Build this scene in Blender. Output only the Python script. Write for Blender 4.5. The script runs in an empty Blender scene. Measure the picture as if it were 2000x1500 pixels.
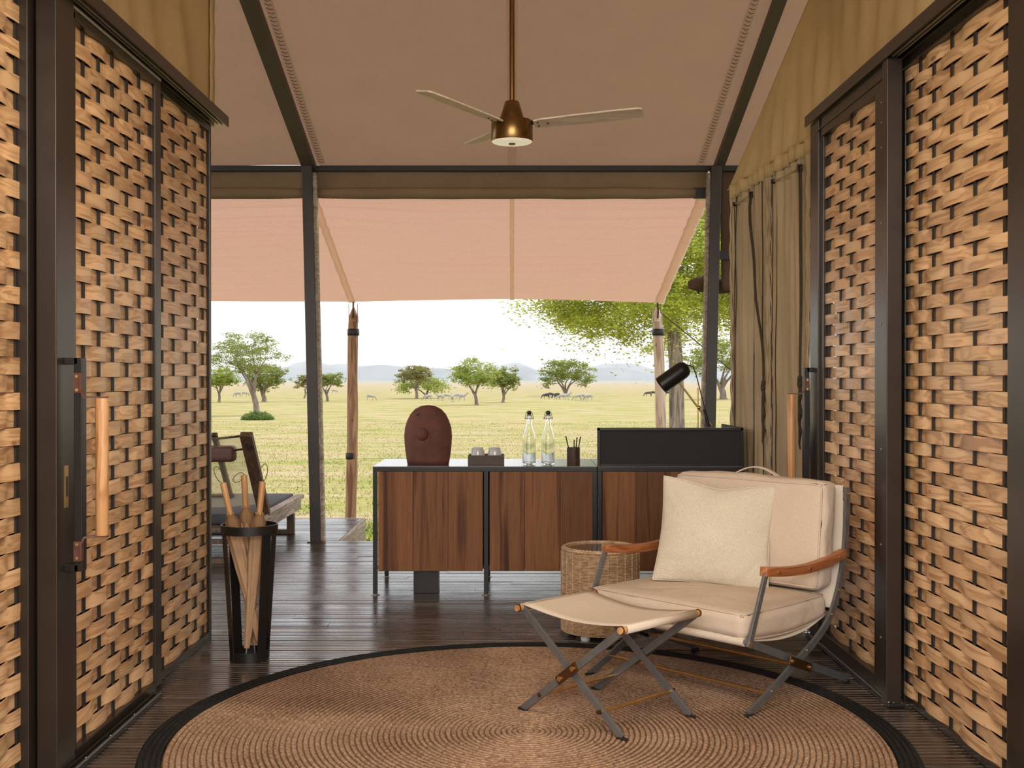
import bpy, bmesh, math, random
from mathutils import Vector, Matrix, noise as mnoise

random.seed(7)
PI = math.pi
COL = bpy.context.scene.collection
SC = bpy.context.scene

# ------------------------------------------------------------------ camera
F_PX, CAM_H = 2177.0, 1.28
TILT = math.atan(10 / F_PX)
cam_data = bpy.data.cameras.new('camera')
cam_data.sensor_fit = 'HORIZONTAL'
cam_data.sensor_width = 36.0
cam_data.lens = 36.0 * F_PX / 2000.0
cam_data.clip_start = 0.05
cam_data.clip_end = 20000
cam = bpy.data.objects.new('camera', cam_data)
COL.objects.link(cam)
cam.location = (0, 0, CAM_H)
cam.rotation_euler = (PI / 2 - TILT, 0, 0)
SC.camera = cam
SC.view_settings.view_transform = 'Standard'
SC.view_settings.look = 'None'
SC.view_settings.gamma = 1.0
SC.view_settings.use_curve_mapping = False
SC.view_settings.exposure = 0.0

# ------------------------------------------------------------------ sky, sun, fill lights
world = bpy.data.worlds.new('sky')
SC.world = world
world.use_nodes = True
wn = world.node_tree
bg = wn.nodes['Background']
tc = wn.nodes.new('ShaderNodeTexCoord')
sp = wn.nodes.new('ShaderNodeSeparateXYZ')
rp = wn.nodes.new('ShaderNodeValToRGB')
wn.links.new(tc.outputs['Generated'], sp.inputs[0])
wn.links.new(sp.outputs['Z'], rp.inputs[0])
rp.color_ramp.elements[0].position = 0.0
rp.color_ramp.elements[0].color = (0.97, 0.98, 1.0, 1)
rp.color_ramp.elements[1].position = 0.9
rp.color_ramp.elements[1].color = (0.86, 0.92, 1.0, 1)
wn.links.new(rp.outputs[0], bg.inputs[0])
bg.inputs[1].default_value = 2.0

sun_data = bpy.data.lights.new('sun', 'SUN')
sun_data.energy = 3.0
sun_data.angle = math.radians(4)
sun_data.color = (1.0, 0.93, 0.82)
sun = bpy.data.objects.new('sun', sun_data)
COL.objects.link(sun)
sun.rotation_euler = (math.radians(-28), math.radians(30), 0)


def area_lamp(name, loc, rot, size, energy, color):
    d = bpy.data.lights.new(name, 'AREA')
    d.shape = 'RECTANGLE'
    d.size, d.size_y = size
    d.energy = energy
    d.color = color
    o = bpy.data.objects.new(name, d)
    COL.objects.link(o)
    o.location, o.rotation_euler = loc, rot
    return o


# unseen fill lights added to brighten the tent interior
area_lamp('room_fill', (0, -1.4, 2.7), (math.radians(62), 0, 0), (3.0, 1.2), 165, (1.0, 0.91, 0.82))
area_lamp('overhead_fill', (0, 2.3, 3.0), (0, 0, 0), (1.6, 1.6), 60, (1.0, 0.85, 0.60))


# ------------------------------------------------------------------ small projection helpers (photo frame 2000x1500 -> metres)
def ray(x, y):
    a, b = (x - 1000) / F_PX, (750 - y) / F_PX
    c, s = math.cos(TILT), math.sin(TILT)
    return Vector((a, c + b * s, -s + b * c))


def at_floor(x, y, z=0.0):
    d = ray(x, y)
    return Vector((0, 0, CAM_H)) + d * ((z - CAM_H) / d.z)


def at_depth(x, y, Y):
    d = ray(x, y)
    return Vector((0, 0, CAM_H)) + d * (Y / d.y)


# ------------------------------------------------------------------ materials
def new_mat(name):
    m = bpy.data.materials.new(name)
    m.use_nodes = True
    nt = m.node_tree
    return m, nt, nt.nodes['Principled BSDF'], nt.nodes['Material Output']


def N(nt, t, **kw):
    n = nt.nodes.new(t)
    for k, v in kw.items():
        setattr(n, k, v)
    return n


def L(nt, a, b):
    nt.links.new(a, b)


def ramp(nt, fac, stops):
    r = N(nt, 'ShaderNodeValToRGB')
    el = r.color_ramp.elements
    while len(el) > 1:
        el.remove(el[-1])
    el[0].position, el[0].color = stops[0][0], (*stops[0][1], 1)
    for p, c in stops[1:]:
        e = el.new(p)
        e.color = (*c, 1)
    L(nt, fac, r.inputs[0])
    return r.outputs[0]


def mixc(nt, a, b, fac, mode='MIX'):
    m = N(nt, 'ShaderNodeMix', data_type='RGBA', blend_type=mode)
    for s, v in ((m.inputs['Factor'], fac), (m.inputs['A'], a), (m.inputs['B'], b)):
        if hasattr(v, 'default_value') or hasattr(v, 'is_linked'):
            L(nt, v, s)
        elif isinstance(v, (int, float)):
            s.default_value = v
        else:
            s.default_value = (*v, 1)
    return m.outputs['Result']


def coords(nt, scale=(1, 1, 1), rand=0.0, which='Object'):
    t = N(nt, 'ShaderNodeTexCoord')
    out = t.outputs[which]
    if rand:
        oi = N(nt, 'ShaderNodeObjectInfo')
        mul = N(nt, 'ShaderNodeMath', operation='MULTIPLY')
        L(nt, oi.outputs['Random'], mul.inputs[0])
        mul.inputs[1].default_value = rand
        add = N(nt, 'ShaderNodeVectorMath', operation='ADD')
        L(nt, out, add.inputs[0])
        L(nt, mul.outputs[0], add.inputs[1])
        out = add.outputs[0]
    mp = N(nt, 'ShaderNodeMapping')
    mp.inputs['Scale'].default_value = scale
    L(nt, out, mp.inputs[0])
    return mp.outputs[0]


def noise_tex(nt, vec, scale, detail=3, rough=0.55, dist=0.0):
    n = N(nt, 'ShaderNodeTexNoise')
    L(nt, vec, n.inputs['Vector'])
    n.inputs['Scale'].default_value = scale
    n.inputs['Detail'].default_value = detail
    n.inputs['Roughness'].default_value = rough
    n.inputs['Distortion'].default_value = dist
    return n.outputs['Fac']


def bump(nt, bs, h, strength, dist=0.01):
    b = N(nt, 'ShaderNodeBump')
    b.inputs['Strength'].default_value = strength
    b.inputs['Distance'].default_value = dist
    L(nt, h, b.inputs['Height'])
    L(nt, b.outputs[0], bs.inputs['Normal'])


def plain(name, col, rough=0.5, metal=0.0, var=0.0, scale=12, bmp=0.0):
    m, nt, bs, out = new_mat(name)
    bs.inputs['Roughness'].default_value = rough
    bs.inputs['Metallic'].default_value = metal
    v = coords(nt)
    f = noise_tex(nt, v, scale, 4)
    lo = tuple(c * (1 - var) for c in col)
    hi = tuple(min(1, c * (1 + var)) for c in col)
    L(nt, ramp(nt, f, [(0.3, lo), (0.7, hi)]), bs.inputs['Base Color'])
    if bmp:
        bump(nt, bs, f, bmp, 0.003)
    return m


def wood(name, dark, mid, light, axis, rough=0.5, fine=1.0, rand=23.0, knots=False, coat=0.0, tint=0.25, dist=1.6, rings=34.0, along=1.1, ring_amp=0.16):
    m, nt, bs, out = new_mat(name)
    s = [14.0 * fine] * 3
    s[axis] = along * fine
    v = coords(nt, s, rand)
    n1 = noise_tex(nt, v, 1.0, 3, 0.5, dist)
    wv = N(nt, 'ShaderNodeMath', operation='SINE')
    mu = N(nt, 'ShaderNodeMath', operation='MULTIPLY')
    L(nt, n1, mu.inputs[0])
    mu.inputs[1].default_value = rings
    L(nt, mu.outputs[0], wv.inputs[0])
    ad = N(nt, 'ShaderNodeMath', operation='MULTIPLY_ADD')
    L(nt, wv.outputs[0], ad.inputs[0])
    ad.inputs[1].default_value = ring_amp
    L(nt, n1, ad.inputs[2])
    s2 = [160.0 * fine] * 3
    s2[axis] = 5.0 * fine
    n2 = noise_tex(nt, coords(nt, s2, rand), 1.0, 2)
    ad2 = N(nt, 'ShaderNodeMath', operation='MULTIPLY_ADD')
    L(nt, n2, ad2.inputs[0])
    ad2.inputs[1].default_value = 0.35
    L(nt, ad.outputs[0], ad2.inputs[2])
    c = ramp(nt, ad2.outputs[0], [(0.42, dark), (0.66, mid), (0.9, light)])
    if knots:
        vo = N(nt, 'ShaderNodeTexVoronoi')
        ks = [9.0] * 3
        ks[axis] = 4.0
        L(nt, coords(nt, ks, rand), vo.inputs['Vector'])
        vo.inputs['Scale'].default_value = 1.0
        k = ramp(nt, vo.outputs['Distance'], [(0.03, (0.30, 0.22, 0.16)), (0.075, (0.55, 0.42, 0.34)), (0.11, (1, 1, 1))])
        c = mixc(nt, c, k, 0.8, 'MULTIPLY')
    oi = N(nt, 'ShaderNodeObjectInfo')
    hv = N(nt, 'ShaderNodeHueSaturation')
    ma = N(nt, 'ShaderNodeMapRange')
    L(nt, oi.outputs['Random'], ma.inputs[0])
    ma.inputs[3].default_value = 1 - tint
    ma.inputs[4].default_value = 1 + tint
    L(nt, ma.outputs[0], hv.inputs['Value'])
    L(nt, c, hv.inputs['Color'])
    L(nt, hv.outputs[0], bs.inputs['Base Color'])
    bs.inputs['Roughness'].default_value = rough
    bs.inputs['Coat Weight'].default_value = coat
    bs.inputs['Coat Roughness'].default_value = 0.3
    bump(nt, bs, ad2.outputs[0], 0.15, 0.002)
    return m


def canvas(name, col, trans=0.0, tcol=None, wscale=350, wrinkle=(3, 3, 3), wstr=0.25, var=0.12, rough=0.85):
    m, nt, bs, out = new_mat(name)
    bs.inputs['Roughness'].default_value = rough
    bs.inputs['Specular IOR Level'].default_value = 0.15
    f = noise_tex(nt, coords(nt), 2.2, 5)
    weave = noise_tex(nt, coords(nt, (1, 1, 1)), wscale, 2)
    base = ramp(nt, f, [(0.3, tuple(c * (1 - var) for c in col)), (0.7, tuple(min(1, c * (1 + var)) for c in col))])
    wv = ramp(nt, weave, [(0.3, (0.82, 0.82, 0.82)), (0.7, (1.1, 1.1, 1.1))])
    c = mixc(nt, base, wv, 1.0, 'MULTIPLY')
    L(nt, c, bs.inputs['Base Color'])
    wr = noise_tex(nt, coords(nt, wrinkle), 1.0, 4, 0.5, 0.6)
    ad = N(nt, 'ShaderNodeMath', operation='MULTIPLY_ADD')
    L(nt, weave, ad.inputs[0])
    ad.inputs[1].default_value = 0.03
    L(nt, wr, ad.inputs[2])
    bump(nt, bs, ad.outputs[0], wstr, 0.05)
    if trans:
        tr = N(nt, 'ShaderNodeBsdfTranslucent')
        t = mixc(nt, tcol or col, wv, 1.0, 'MULTIPLY')
        L(nt, t, tr.inputs[0])
        mx = N(nt, 'ShaderNodeMixShader')
        mx.inputs[0].default_value = trans
        L(nt, bs.outputs[0], mx.inputs[1])
        L(nt, tr.outputs[0], mx.inputs[2])
        L(nt, mx.outputs[0], out.inputs[0])
    return m


def leaf_mat(name, c1, c2, trans=0.45):
    m, nt, bs, out = new_mat(name)
    f = noise_tex(nt, coords(nt), 1.6, 4)
    g = N(nt, 'ShaderNodeNewGeometry')
    r = N(nt, 'ShaderNodeMath', operation='MULTIPLY_ADD')
    L(nt, g.outputs['Random Per Island'], r.inputs[0])
    r.inputs[1].default_value = 0.5
    sb = N(nt, 'ShaderNodeMath', operation='SUBTRACT')
    L(nt, f, sb.inputs[0])
    sb.inputs[1].default_value = 0.25
    L(nt, sb.outputs[0], r.inputs[2])
    c = ramp(nt, r.outputs[0], [(0.15, c1), (0.8, c2)])
    L(nt, c, bs.inputs['Base Color'])
    bs.inputs['Roughness'].default_value = 0.6
    bs.inputs['Specular IOR Level'].default_value = 0.25
    tr = N(nt, 'ShaderNodeBsdfTranslucent')
    L(nt, mixc(nt, c, (1.0, 1.0, 0.45), 0.25), tr.inputs[0])
    mx = N(nt, 'ShaderNodeMixShader')
    mx.inputs[0].default_value = trans
    L(nt, bs.outputs[0], mx.inputs[1])
    L(nt, tr.outputs[0], mx.inputs[2])
    L(nt, mx.outputs[0], out.inputs[0])
    return m


def glass_mat(name, col=(1, 1, 1), rough=0.0, ior=1.45):
    m, nt, bs, out = new_mat(name)
    bs.inputs['Base Color'].default_value = (*col, 1)
    bs.inputs['Transmission Weight'].default_value = 1.0
    bs.inputs['Roughness'].default_value = rough
    bs.inputs['IOR'].default_value = ior
    # light may pass the thin clear wall, so that it does not cast a black shadow
    return m


STRIP = wood('pale_strip_wood', (0.40, 0.215, 0.105), (0.60, 0.36, 0.185), (0.70, 0.45, 0.25), 1, rough=0.38, fine=0.8, knots=True, coat=0.15, tint=0.16)
DOWEL = wood('dowel_wood', (0.36, 0.16, 0.06), (0.50, 0.25, 0.10), (0.58, 0.32, 0.15), 2, rough=0.4, tint=0.05)
DOOR_WOOD = wood('reddish_hardwood', (0.055, 0.019, 0.008), (0.135, 0.050, 0.019), (0.24, 0.102, 0.038), 2, rough=0.55, fine=1.3, rand=31, tint=0.3, dist=0.5, rings=16.0, along=0.5, ring_amp=0.10)
DOOR_WOOD.node_tree.nodes['Principled BSDF'].inputs['Specular IOR Level'].default_value = 0.25
DECK = wood('dark_deck_wood', (0.011, 0.006, 0.005), (0.029, 0.0175, 0.015), (0.060, 0.041, 0.036), 0, rough=0.24, coat=0.0, fine=0.7, rand=41, tint=0.4)
_b = DECK.node_tree.nodes['Principled BSDF']
_b.inputs['IOR'].default_value = 1.85
_b.inputs['Specular IOR Level'].default_value = 0.85
L(DECK.node_tree, ramp(DECK.node_tree, noise_tex(DECK.node_tree, coords(DECK.node_tree, (1.6, 5, 1)), 1.0, 4), [(0.3, (0.17,) * 3), (0.7, (0.34,) * 3)]), _b.inputs['Roughness'])
DECK_EDGE = wood('weathered_fascia_wood', (0.20, 0.15, 0.11), (0.34, 0.27, 0.20), (0.46, 0.38, 0.30), 1, rough=0.7, tint=0.1)
LOUNGE_WOOD = wood('weathered_bench_wood', (0.17, 0.115, 0.08), (0.30, 0.22, 0.16), (0.42, 0.33, 0.26), 1, rough=0.6, tint=0.1)
DARK_WOOD = wood('dark_brown_wood', (0.045, 0.022, 0.012), (0.085, 0.045, 0.024), (0.13, 0.07, 0.04), 2, rough=0.55, tint=0.1)
POLE_WOOD = wood('rough_pole_wood', (0.20, 0.095, 0.05), (0.36, 0.20, 0.115), (0.50, 0.30, 0.19), 2, rough=0.75, fine=0.6, tint=0.05, knots=True)
POLE_PALE = wood('pale_pole_wood', (0.33, 0.21, 0.14), (0.52, 0.37, 0.27), (0.62, 0.48, 0.37), 2, rough=0.75, fine=0.6, tint=0.05, knots=True)
ARM_WOOD = wood('armrest_teak', (0.24, 0.075, 0.025), (0.36, 0.125, 0.045), (0.44, 0.18, 0.07), 1, rough=0.4, tint=0.04)
BARK = wood('tree_bark', (0.10, 0.075, 0.055), (0.20, 0.155, 0.12), (0.32, 0.26, 0.21), 2, rough=0.9, fine=0.25, tint=0.1)
FRAME = plain('bronze_dark_metal', (0.034, 0.0225, 0.016), 0.34, 0.25, 0.15, 6)
RAFTER = plain('brown_rafter_metal', (0.085, 0.052, 0.040), 0.6, 0.0, 0.1, 6)
BLACK = plain('black_metal', (0.016, 0.014, 0.013), 0.38, 0.3, 0.15, 8)
STEEL = plain('gunmetal_steel', (0.20, 0.205, 0.21), 0.38, 0.6, 0.12, 20)
TRACK = plain('pale_track_metal', (0.42, 0.38, 0.32), 0.4, 0.6, 0.1, 20)
BRASS = plain('aged_brass', (0.68, 0.45, 0.19), 0.3, 0.95, 0.12, 30)
BRONZE = plain('fan_bronze', (0.23, 0.135, 0.05), 0.28, 0.95, 0.1, 30)
PLATE = plain('bronze_plate', (0.13, 0.065, 0.028), 0.35, 0.8, 0.15, 30)
STAKE = plain('black_stake', (0.018, 0.012, 0.009), 0.6, 0.0, 0.2, 20)
SHADE_SHEET = plain('dark_gap_sheet', (0.010, 0.007, 0.005), 0.9, 0.0, 0.2, 10)
LEATHER = plain('brown_leather', (0.10, 0.035, 0.02), 0.5, 0.0, 0.2, 40, 0.2)
CLAY = plain('fired_clay', (0.105, 0.033, 0.020), 0.75, 0.0, 0.28, 14, 0.5)
TRAY = plain('dark_leather_tray', (0.052, 0.026, 0.014), 0.5, 0.0, 0.2, 30, 0.2)
SCREEN = plain('matt_black_board', (0.016, 0.013, 0.011), 0.75, 0.0, 0.12, 14)
RUBBER = plain('black_rubber', (0.012, 0.012, 0.012), 0.7)
ROPE = plain('dark_rope', (0.050, 0.034, 0.018), 0.9, 0.0, 0.3, 120, 0.5)
LACE = plain('brown_lacing_cord', (0.13, 0.085, 0.055), 0.9, 0.0, 0.2, 120)
TAN_ROPE = plain('tan_cord', (0.36, 0.26, 0.14), 0.9, 0.0, 0.2, 120)
TOP = plain('polished_slate_top', (0.14, 0.14, 0.145), 0.16, 0.0, 0.2, 5)
PLASTIC = plain('white_plastic_foot', (0.72, 0.72, 0.72), 0.4)
DARK_CLOTH = plain('charcoal_pad_cloth', (0.045, 0.043, 0.050), 0.8, 0.0, 0.15, 30, 0.2)
BLADE = wood('pale_blade_wood', (0.58, 0.47, 0.37), (0.70, 0.59, 0.48), (0.76, 0.66, 0.55), 0, rough=0.5, tint=0.03)
UMB = canvas('umbrella_cloth', (0.43, 0.265, 0.155), wstr=0.3)
UMB_COLLAR = canvas('umbrella_collar_cloth', (0.27, 0.155, 0.08), wstr=0.3)
CEIL = canvas('ceiling_canvas', (0.31, 0.195, 0.135), 0.175, (0.45, 0.265, 0.165), 260, (1.2, 1.2, 1.2), 0.25)
TAPE = canvas('ceiling_seam_tape', (0.40, 0.28, 0.20), 0.9, (0.98, 0.93, 0.88), 260, (8, 8, 8), 0.2)
VALANCE = canvas('valance_canvas', (0.24, 0.155, 0.09), 0.06, (0.4, 0.24, 0.12), 260, (2, 2, 2), 0.3)
WALLC = canvas('olive_wall_canvas', (0.64, 0.46, 0.24), 0.18, (0.64, 0.45, 0.22), 300, (7, 1.2, 1.2), 0.5)
CURT = canvas('khaki_curtain_canvas', (0.52, 0.395, 0.25), 0.14, (0.6, 0.45, 0.26), 300, (5, 5, 0.9), 0.5)
AWN = canvas('salmon_awning_cloth', (0.56, 0.38, 0.30), 0.5, (0.46, 0.265, 0.19), 200, (0.5, 9.0, 9.0), 0.9, 0.06)
FLAP = canvas('brown_flap_canvas', (0.115, 0.065, 0.04), 0.0, None, 260, (3, 3, 3), 0.5)
LINEN = canvas('cream_cushion_linen', (0.60, 0.485, 0.385), 0, None, 420, (3.5, 3.5, 3.5), 0.35, 0.05)
PILLOW = canvas('ivory_pillow_linen', (0.62, 0.55, 0.44), 0, None, 260, (5, 5, 5), 0.45, 0.05)
SLING = canvas('sling_canvas', (0.64, 0.54, 0.44), 0, None, 420, (2, 2, 2), 0.15, 0.05)
SHEER = canvas('lounge_sling_mesh', (0.34, 0.30, 0.20), 0.6, (0.6, 0.55, 0.36), 300, (2, 2, 2), 0.1)
_nt = SHEER.node_tree
_o = _nt.nodes['Material Output']
_src = _o.inputs[0].links[0].from_socket
_tp = N(_nt, 'ShaderNodeBsdfTransparent')
_mx = N(_nt, 'ShaderNodeMixShader')
_mx.inputs[0].default_value = 0.45
L(_nt, _src, _mx.inputs[1])
L(_nt, _tp.outputs[0], _mx.inputs[2])
L(_nt, _mx.outputs[0], _o.inputs[0])
GLASS = glass_mat('clear_glass', (0.97, 0.99, 0.98))
TUMBLER = glass_mat('pressed_tumbler_glass', (1, 1, 1), 0.12)
TUMBLER.node_tree.nodes['Principled BSDF'].inputs['Transmission Weight'].default_value = 0.55  # milky body puts the white reflections into the glass itself
TUMBLER.node_tree.nodes['Principled BSDF'].inputs['Base Color'].default_value = (0.9, 0.9, 0.9, 1)
MARK = plain('grey_glass_print', (0.12, 0.13, 0.12), 0.4)
TABLE_GLASS, _nt, _b, _o = new_mat('bronze_table_glass')
_b.inputs['Base Color'].default_value = (0.16, 0.11, 0.075, 1)
_b.inputs['Roughness'].default_value = 0.06
_b.inputs['Coat Weight'].default_value = 0.6
LAMP_LENS, _nt, _b, _o = new_mat('fan_light_lens')
_b.inputs['Base Color'].default_value = (0.75, 0.72, 0.58, 1)
_b.inputs['Emission Color'].default_value = (1.0, 0.92, 0.66, 1)
_b.inputs['Emission Strength'].default_value = 0.45

# grass: green, straw and bare tan patches that stretch across the plain


def grass_color(nt, blade=False):
    a = noise_tex(nt, coords(nt, (0.10, 0.20, 0.0)), 1.0, 5, 0.6, 0.6)
    b = noise_tex(nt, coords(nt, (0.55, 0.75, 0.0)), 1.0, 6, 0.75, 0.5)
    c = noise_tex(nt, coords(nt, (9.0, 9.0, 0.0)), 1.0, 3, 0.7)
    ad = N(nt, 'ShaderNodeMath', operation='MULTIPLY_ADD')
    L(nt, b, ad.inputs[0])
    ad.inputs[1].default_value = 0.62
    L(nt, a, ad.inputs[2])
    ae = N(nt, 'ShaderNodeMath', operation='MULTIPLY_ADD')
    L(nt, c, ae.inputs[0])
    ae.inputs[1].default_value = 0.30
    L(nt, ad.outputs[0], ae.inputs[2])
    t = N(nt, 'ShaderNodeTexCoord')
    s_ = N(nt, 'ShaderNodeSeparateXYZ')
    L(nt, t.outputs['Object'], s_.inputs[0])

    def by_distance(y0, y1, v0, v1):
        mr = N(nt, 'ShaderNodeMapRange')
        L(nt, s_.outputs['Y'], mr.inputs[0])
        for q, v in zip((1, 2, 3, 4), (y0, y1, v0, v1)):
            mr.inputs[q].default_value = v
        return mr.outputs[0]
    # greener by the camp, drier further out
    a2 = N(nt, 'ShaderNodeMath', operation='ADD')
    L(nt, ae.outputs[0], a2.inputs[0])
    L(nt, by_distance(10.0, 24.0, -0.20, 0.03), a2.inputs[1])
    col = ramp(nt, a2.outputs[0], [(0.78, (0.13, 0.18, 0.022)), (0.90, (0.25, 0.255, 0.055)), (1.0, (0.33, 0.285, 0.11))])
    soil = noise_tex(nt, coords(nt, (0.16, 0.42, 0.0)), 1.0, 5, 0.7, 0.3)
    col = mixc(nt, col, (0.44, 0.33, 0.21), ramp(nt, soil, [(0.46, (0, 0, 0)), (0.62, (0.85, 0.85, 0.85))]))
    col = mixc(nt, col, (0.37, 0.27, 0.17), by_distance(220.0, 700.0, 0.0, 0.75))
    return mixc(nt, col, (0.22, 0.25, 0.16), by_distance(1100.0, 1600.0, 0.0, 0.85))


GRASS, _nt, _b, _o = new_mat('savanna_grass')
L(_nt, grass_color(_nt), _b.inputs['Base Color'])
_b.inputs['Roughness'].default_value = 0.9
_b.inputs['Specular IOR Level'].default_value = 0.1
bump(_nt, _b, noise_tex(_nt, coords(_nt, (3, 3, 3)), 3.0, 6), 0.6, 0.2)
BLADES, _nt, _b, _o = new_mat('grass_blades')
_gc = grass_color(_nt)
_g = N(_nt, 'ShaderNodeNewGeometry')
L(_nt, mixc(_nt, _gc, ramp(_nt, _g.outputs['Random Per Island'], [(0.0, (0.75, 0.8, 0.7)), (1.0, (1.35, 1.3, 1.3))]), 1.0, 'MULTIPLY'), _b.inputs['Base Color'])
_b.inputs['Roughness'].default_value = 0.8
_b.inputs['Specular IOR Level'].default_value = 0.1
HILL = plain('distant_hill_scrub', (0.12, 0.14, 0.14), 1.0, 0, 0.5, 0.012)
LEAF_GREEN = leaf_mat('acacia_leaves_green', (0.075, 0.11, 0.010), (0.22, 0.26, 0.035), 0.38)
LEAF_BRIGHT = leaf_mat('acacia_leaves_bright', (0.10, 0.155, 0.008), (0.31, 0.36, 0.035), 0.4)
LEAF_NEAR = leaf_mat('near_acacia_leaves', (0.12, 0.17, 0.008), (0.52, 0.55, 0.05), 0.5)
LEAF_OLIVE = leaf_mat('acacia_leaves_olive', (0.09, 0.085, 0.02), (0.24, 0.20, 0.055), 0.38)
LEAF_BUSH = leaf_mat('bush_leaves', (0.03, 0.075, 0.008), (0.09, 0.16, 0.02))

# rug materials: a coiled jute braid
RUG_P, RUG_R = 0.02, 1.26


def rug_mat(name, dark, mid, light):
    m, nt, bs, out = new_mat(name)
    t = N(nt, 'ShaderNodeTexCoord')
    s = N(nt, 'ShaderNodeSeparateXYZ')
    L(nt, t.outputs['Object'], s.inputs[0])
    ln = N(nt, 'ShaderNodeVectorMath', operation='LENGTH')
    cm0 = N(nt, 'ShaderNodeCombineXYZ')
    L(nt, s.outputs['X'], cm0.inputs[0])
    L(nt, s.outputs['Y'], cm0.inputs[1])
    L(nt, cm0.outputs[0], ln.inputs[0])
    an = N(nt, 'ShaderNodeMath', operation='ARCTAN2')
    L(nt, s.outputs['Y'], an.inputs[0])
    L(nt, s.outputs['X'], an.inputs[1])
    dv = N(nt, 'ShaderNodeMath', operation='DIVIDE')
    L(nt, ln.outputs['Value'], dv.inputs[0])
    dv.inputs[1].default_value = RUG_P
    fl = N(nt, 'ShaderNodeMath', operation='FLOOR')
    L(nt, dv.outputs[0], fl.inputs[0])
    ar = N(nt, 'ShaderNodeMath', operation='MULTIPLY')
    L(nt, an.outputs[0], ar.inputs[0])
    L(nt, fl.outputs[0], ar.inputs[1])
    cm = N(nt, 'ShaderNodeCombineXYZ')
    L(nt, ar.outputs[0], cm.inputs[0])
    L(nt, dv.outputs[0], cm.inputs[1])
    nz = noise_tex(nt, cm.outputs[0], 1.35, 3, 0.7)
    big = noise_tex(nt, coords(nt, (1, 1, 1)), 3.0, 4)
    ad = N(nt, 'ShaderNodeMath', operation='MULTIPLY_ADD')
    L(nt, big, ad.inputs[0])
    ad.inputs[1].default_value = 0.35
    L(nt, nz, ad.inputs[2])
    c = ramp(nt, ad.outputs[0], [(0.42, dark), (0.64, mid), (0.9, light)])
    fr = N(nt, 'ShaderNodeMath', operation='FRACT')
    L(nt, dv.outputs[0], fr.inputs[0])
    groove = ramp(nt, fr.outputs[0], [(0.0, (0.22, 0.18, 0.16)), (0.24, (1, 1, 1)), (0.76, (1, 1, 1)), (1.0, (0.22, 0.18, 0.16))])
    L(nt, mixc(nt, c, groove, 0.95, 'MULTIPLY'), bs.inputs['Base Color'])
    bs.inputs['Roughness'].default_value = 0.85
    bs.inputs['Specular IOR Level'].default_value = 0.2
    bump(nt, bs, nz, 0.9, 0.008)
    return m


JUTE = rug_mat('jute_braid', (0.10, 0.055, 0.034), (0.33, 0.205, 0.132), (0.57, 0.39, 0.27))
JUTE_BLACK = rug_mat('black_jute_braid', (0.006, 0.006, 0.006), (0.014, 0.014, 0.014), (0.03, 0.03, 0.03))


def wicker_mat():
    m, nt, bs, out = new_mat('wicker_weave')
    f = noise_tex(nt, coords(nt, (30, 30, 160)), 1.0, 3)
    L(nt, ramp(nt, f, [(0.3, (0.28, 0.165, 0.09)), (0.55, (0.50, 0.335, 0.20)), (0.75, (0.62, 0.46, 0.31))]), bs.inputs['Base Color'])
    bs.inputs['Roughness'].default_value = 0.55
    return m


WICKER = wicker_mat()


def zebra_mat():
    m, nt, bs, out = new_mat('zebra_coat')
    w = N(nt, 'ShaderNodeTexWave')
    L(nt, coords(nt), w.inputs['Vector'])
    w.bands_direction = 'Y'
    w.inputs['Scale'].default_value = 3.0
    w.inputs['Distortion'].default_value = 2.0
    L(nt, ramp(nt, w.outputs['Fac'], [(0.35, (0.05, 0.045, 0.04)), (0.45, (0.58, 0.55, 0.50))]), bs.inputs['Base Color'])
    bs.inputs['Roughness'].default_value = 0.8
    return m


ZEBRA = zebra_mat()
GNU = plain('dark_antelope_coat', (0.055, 0.05, 0.055), 0.8, 0, 0.3, 3)


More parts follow.
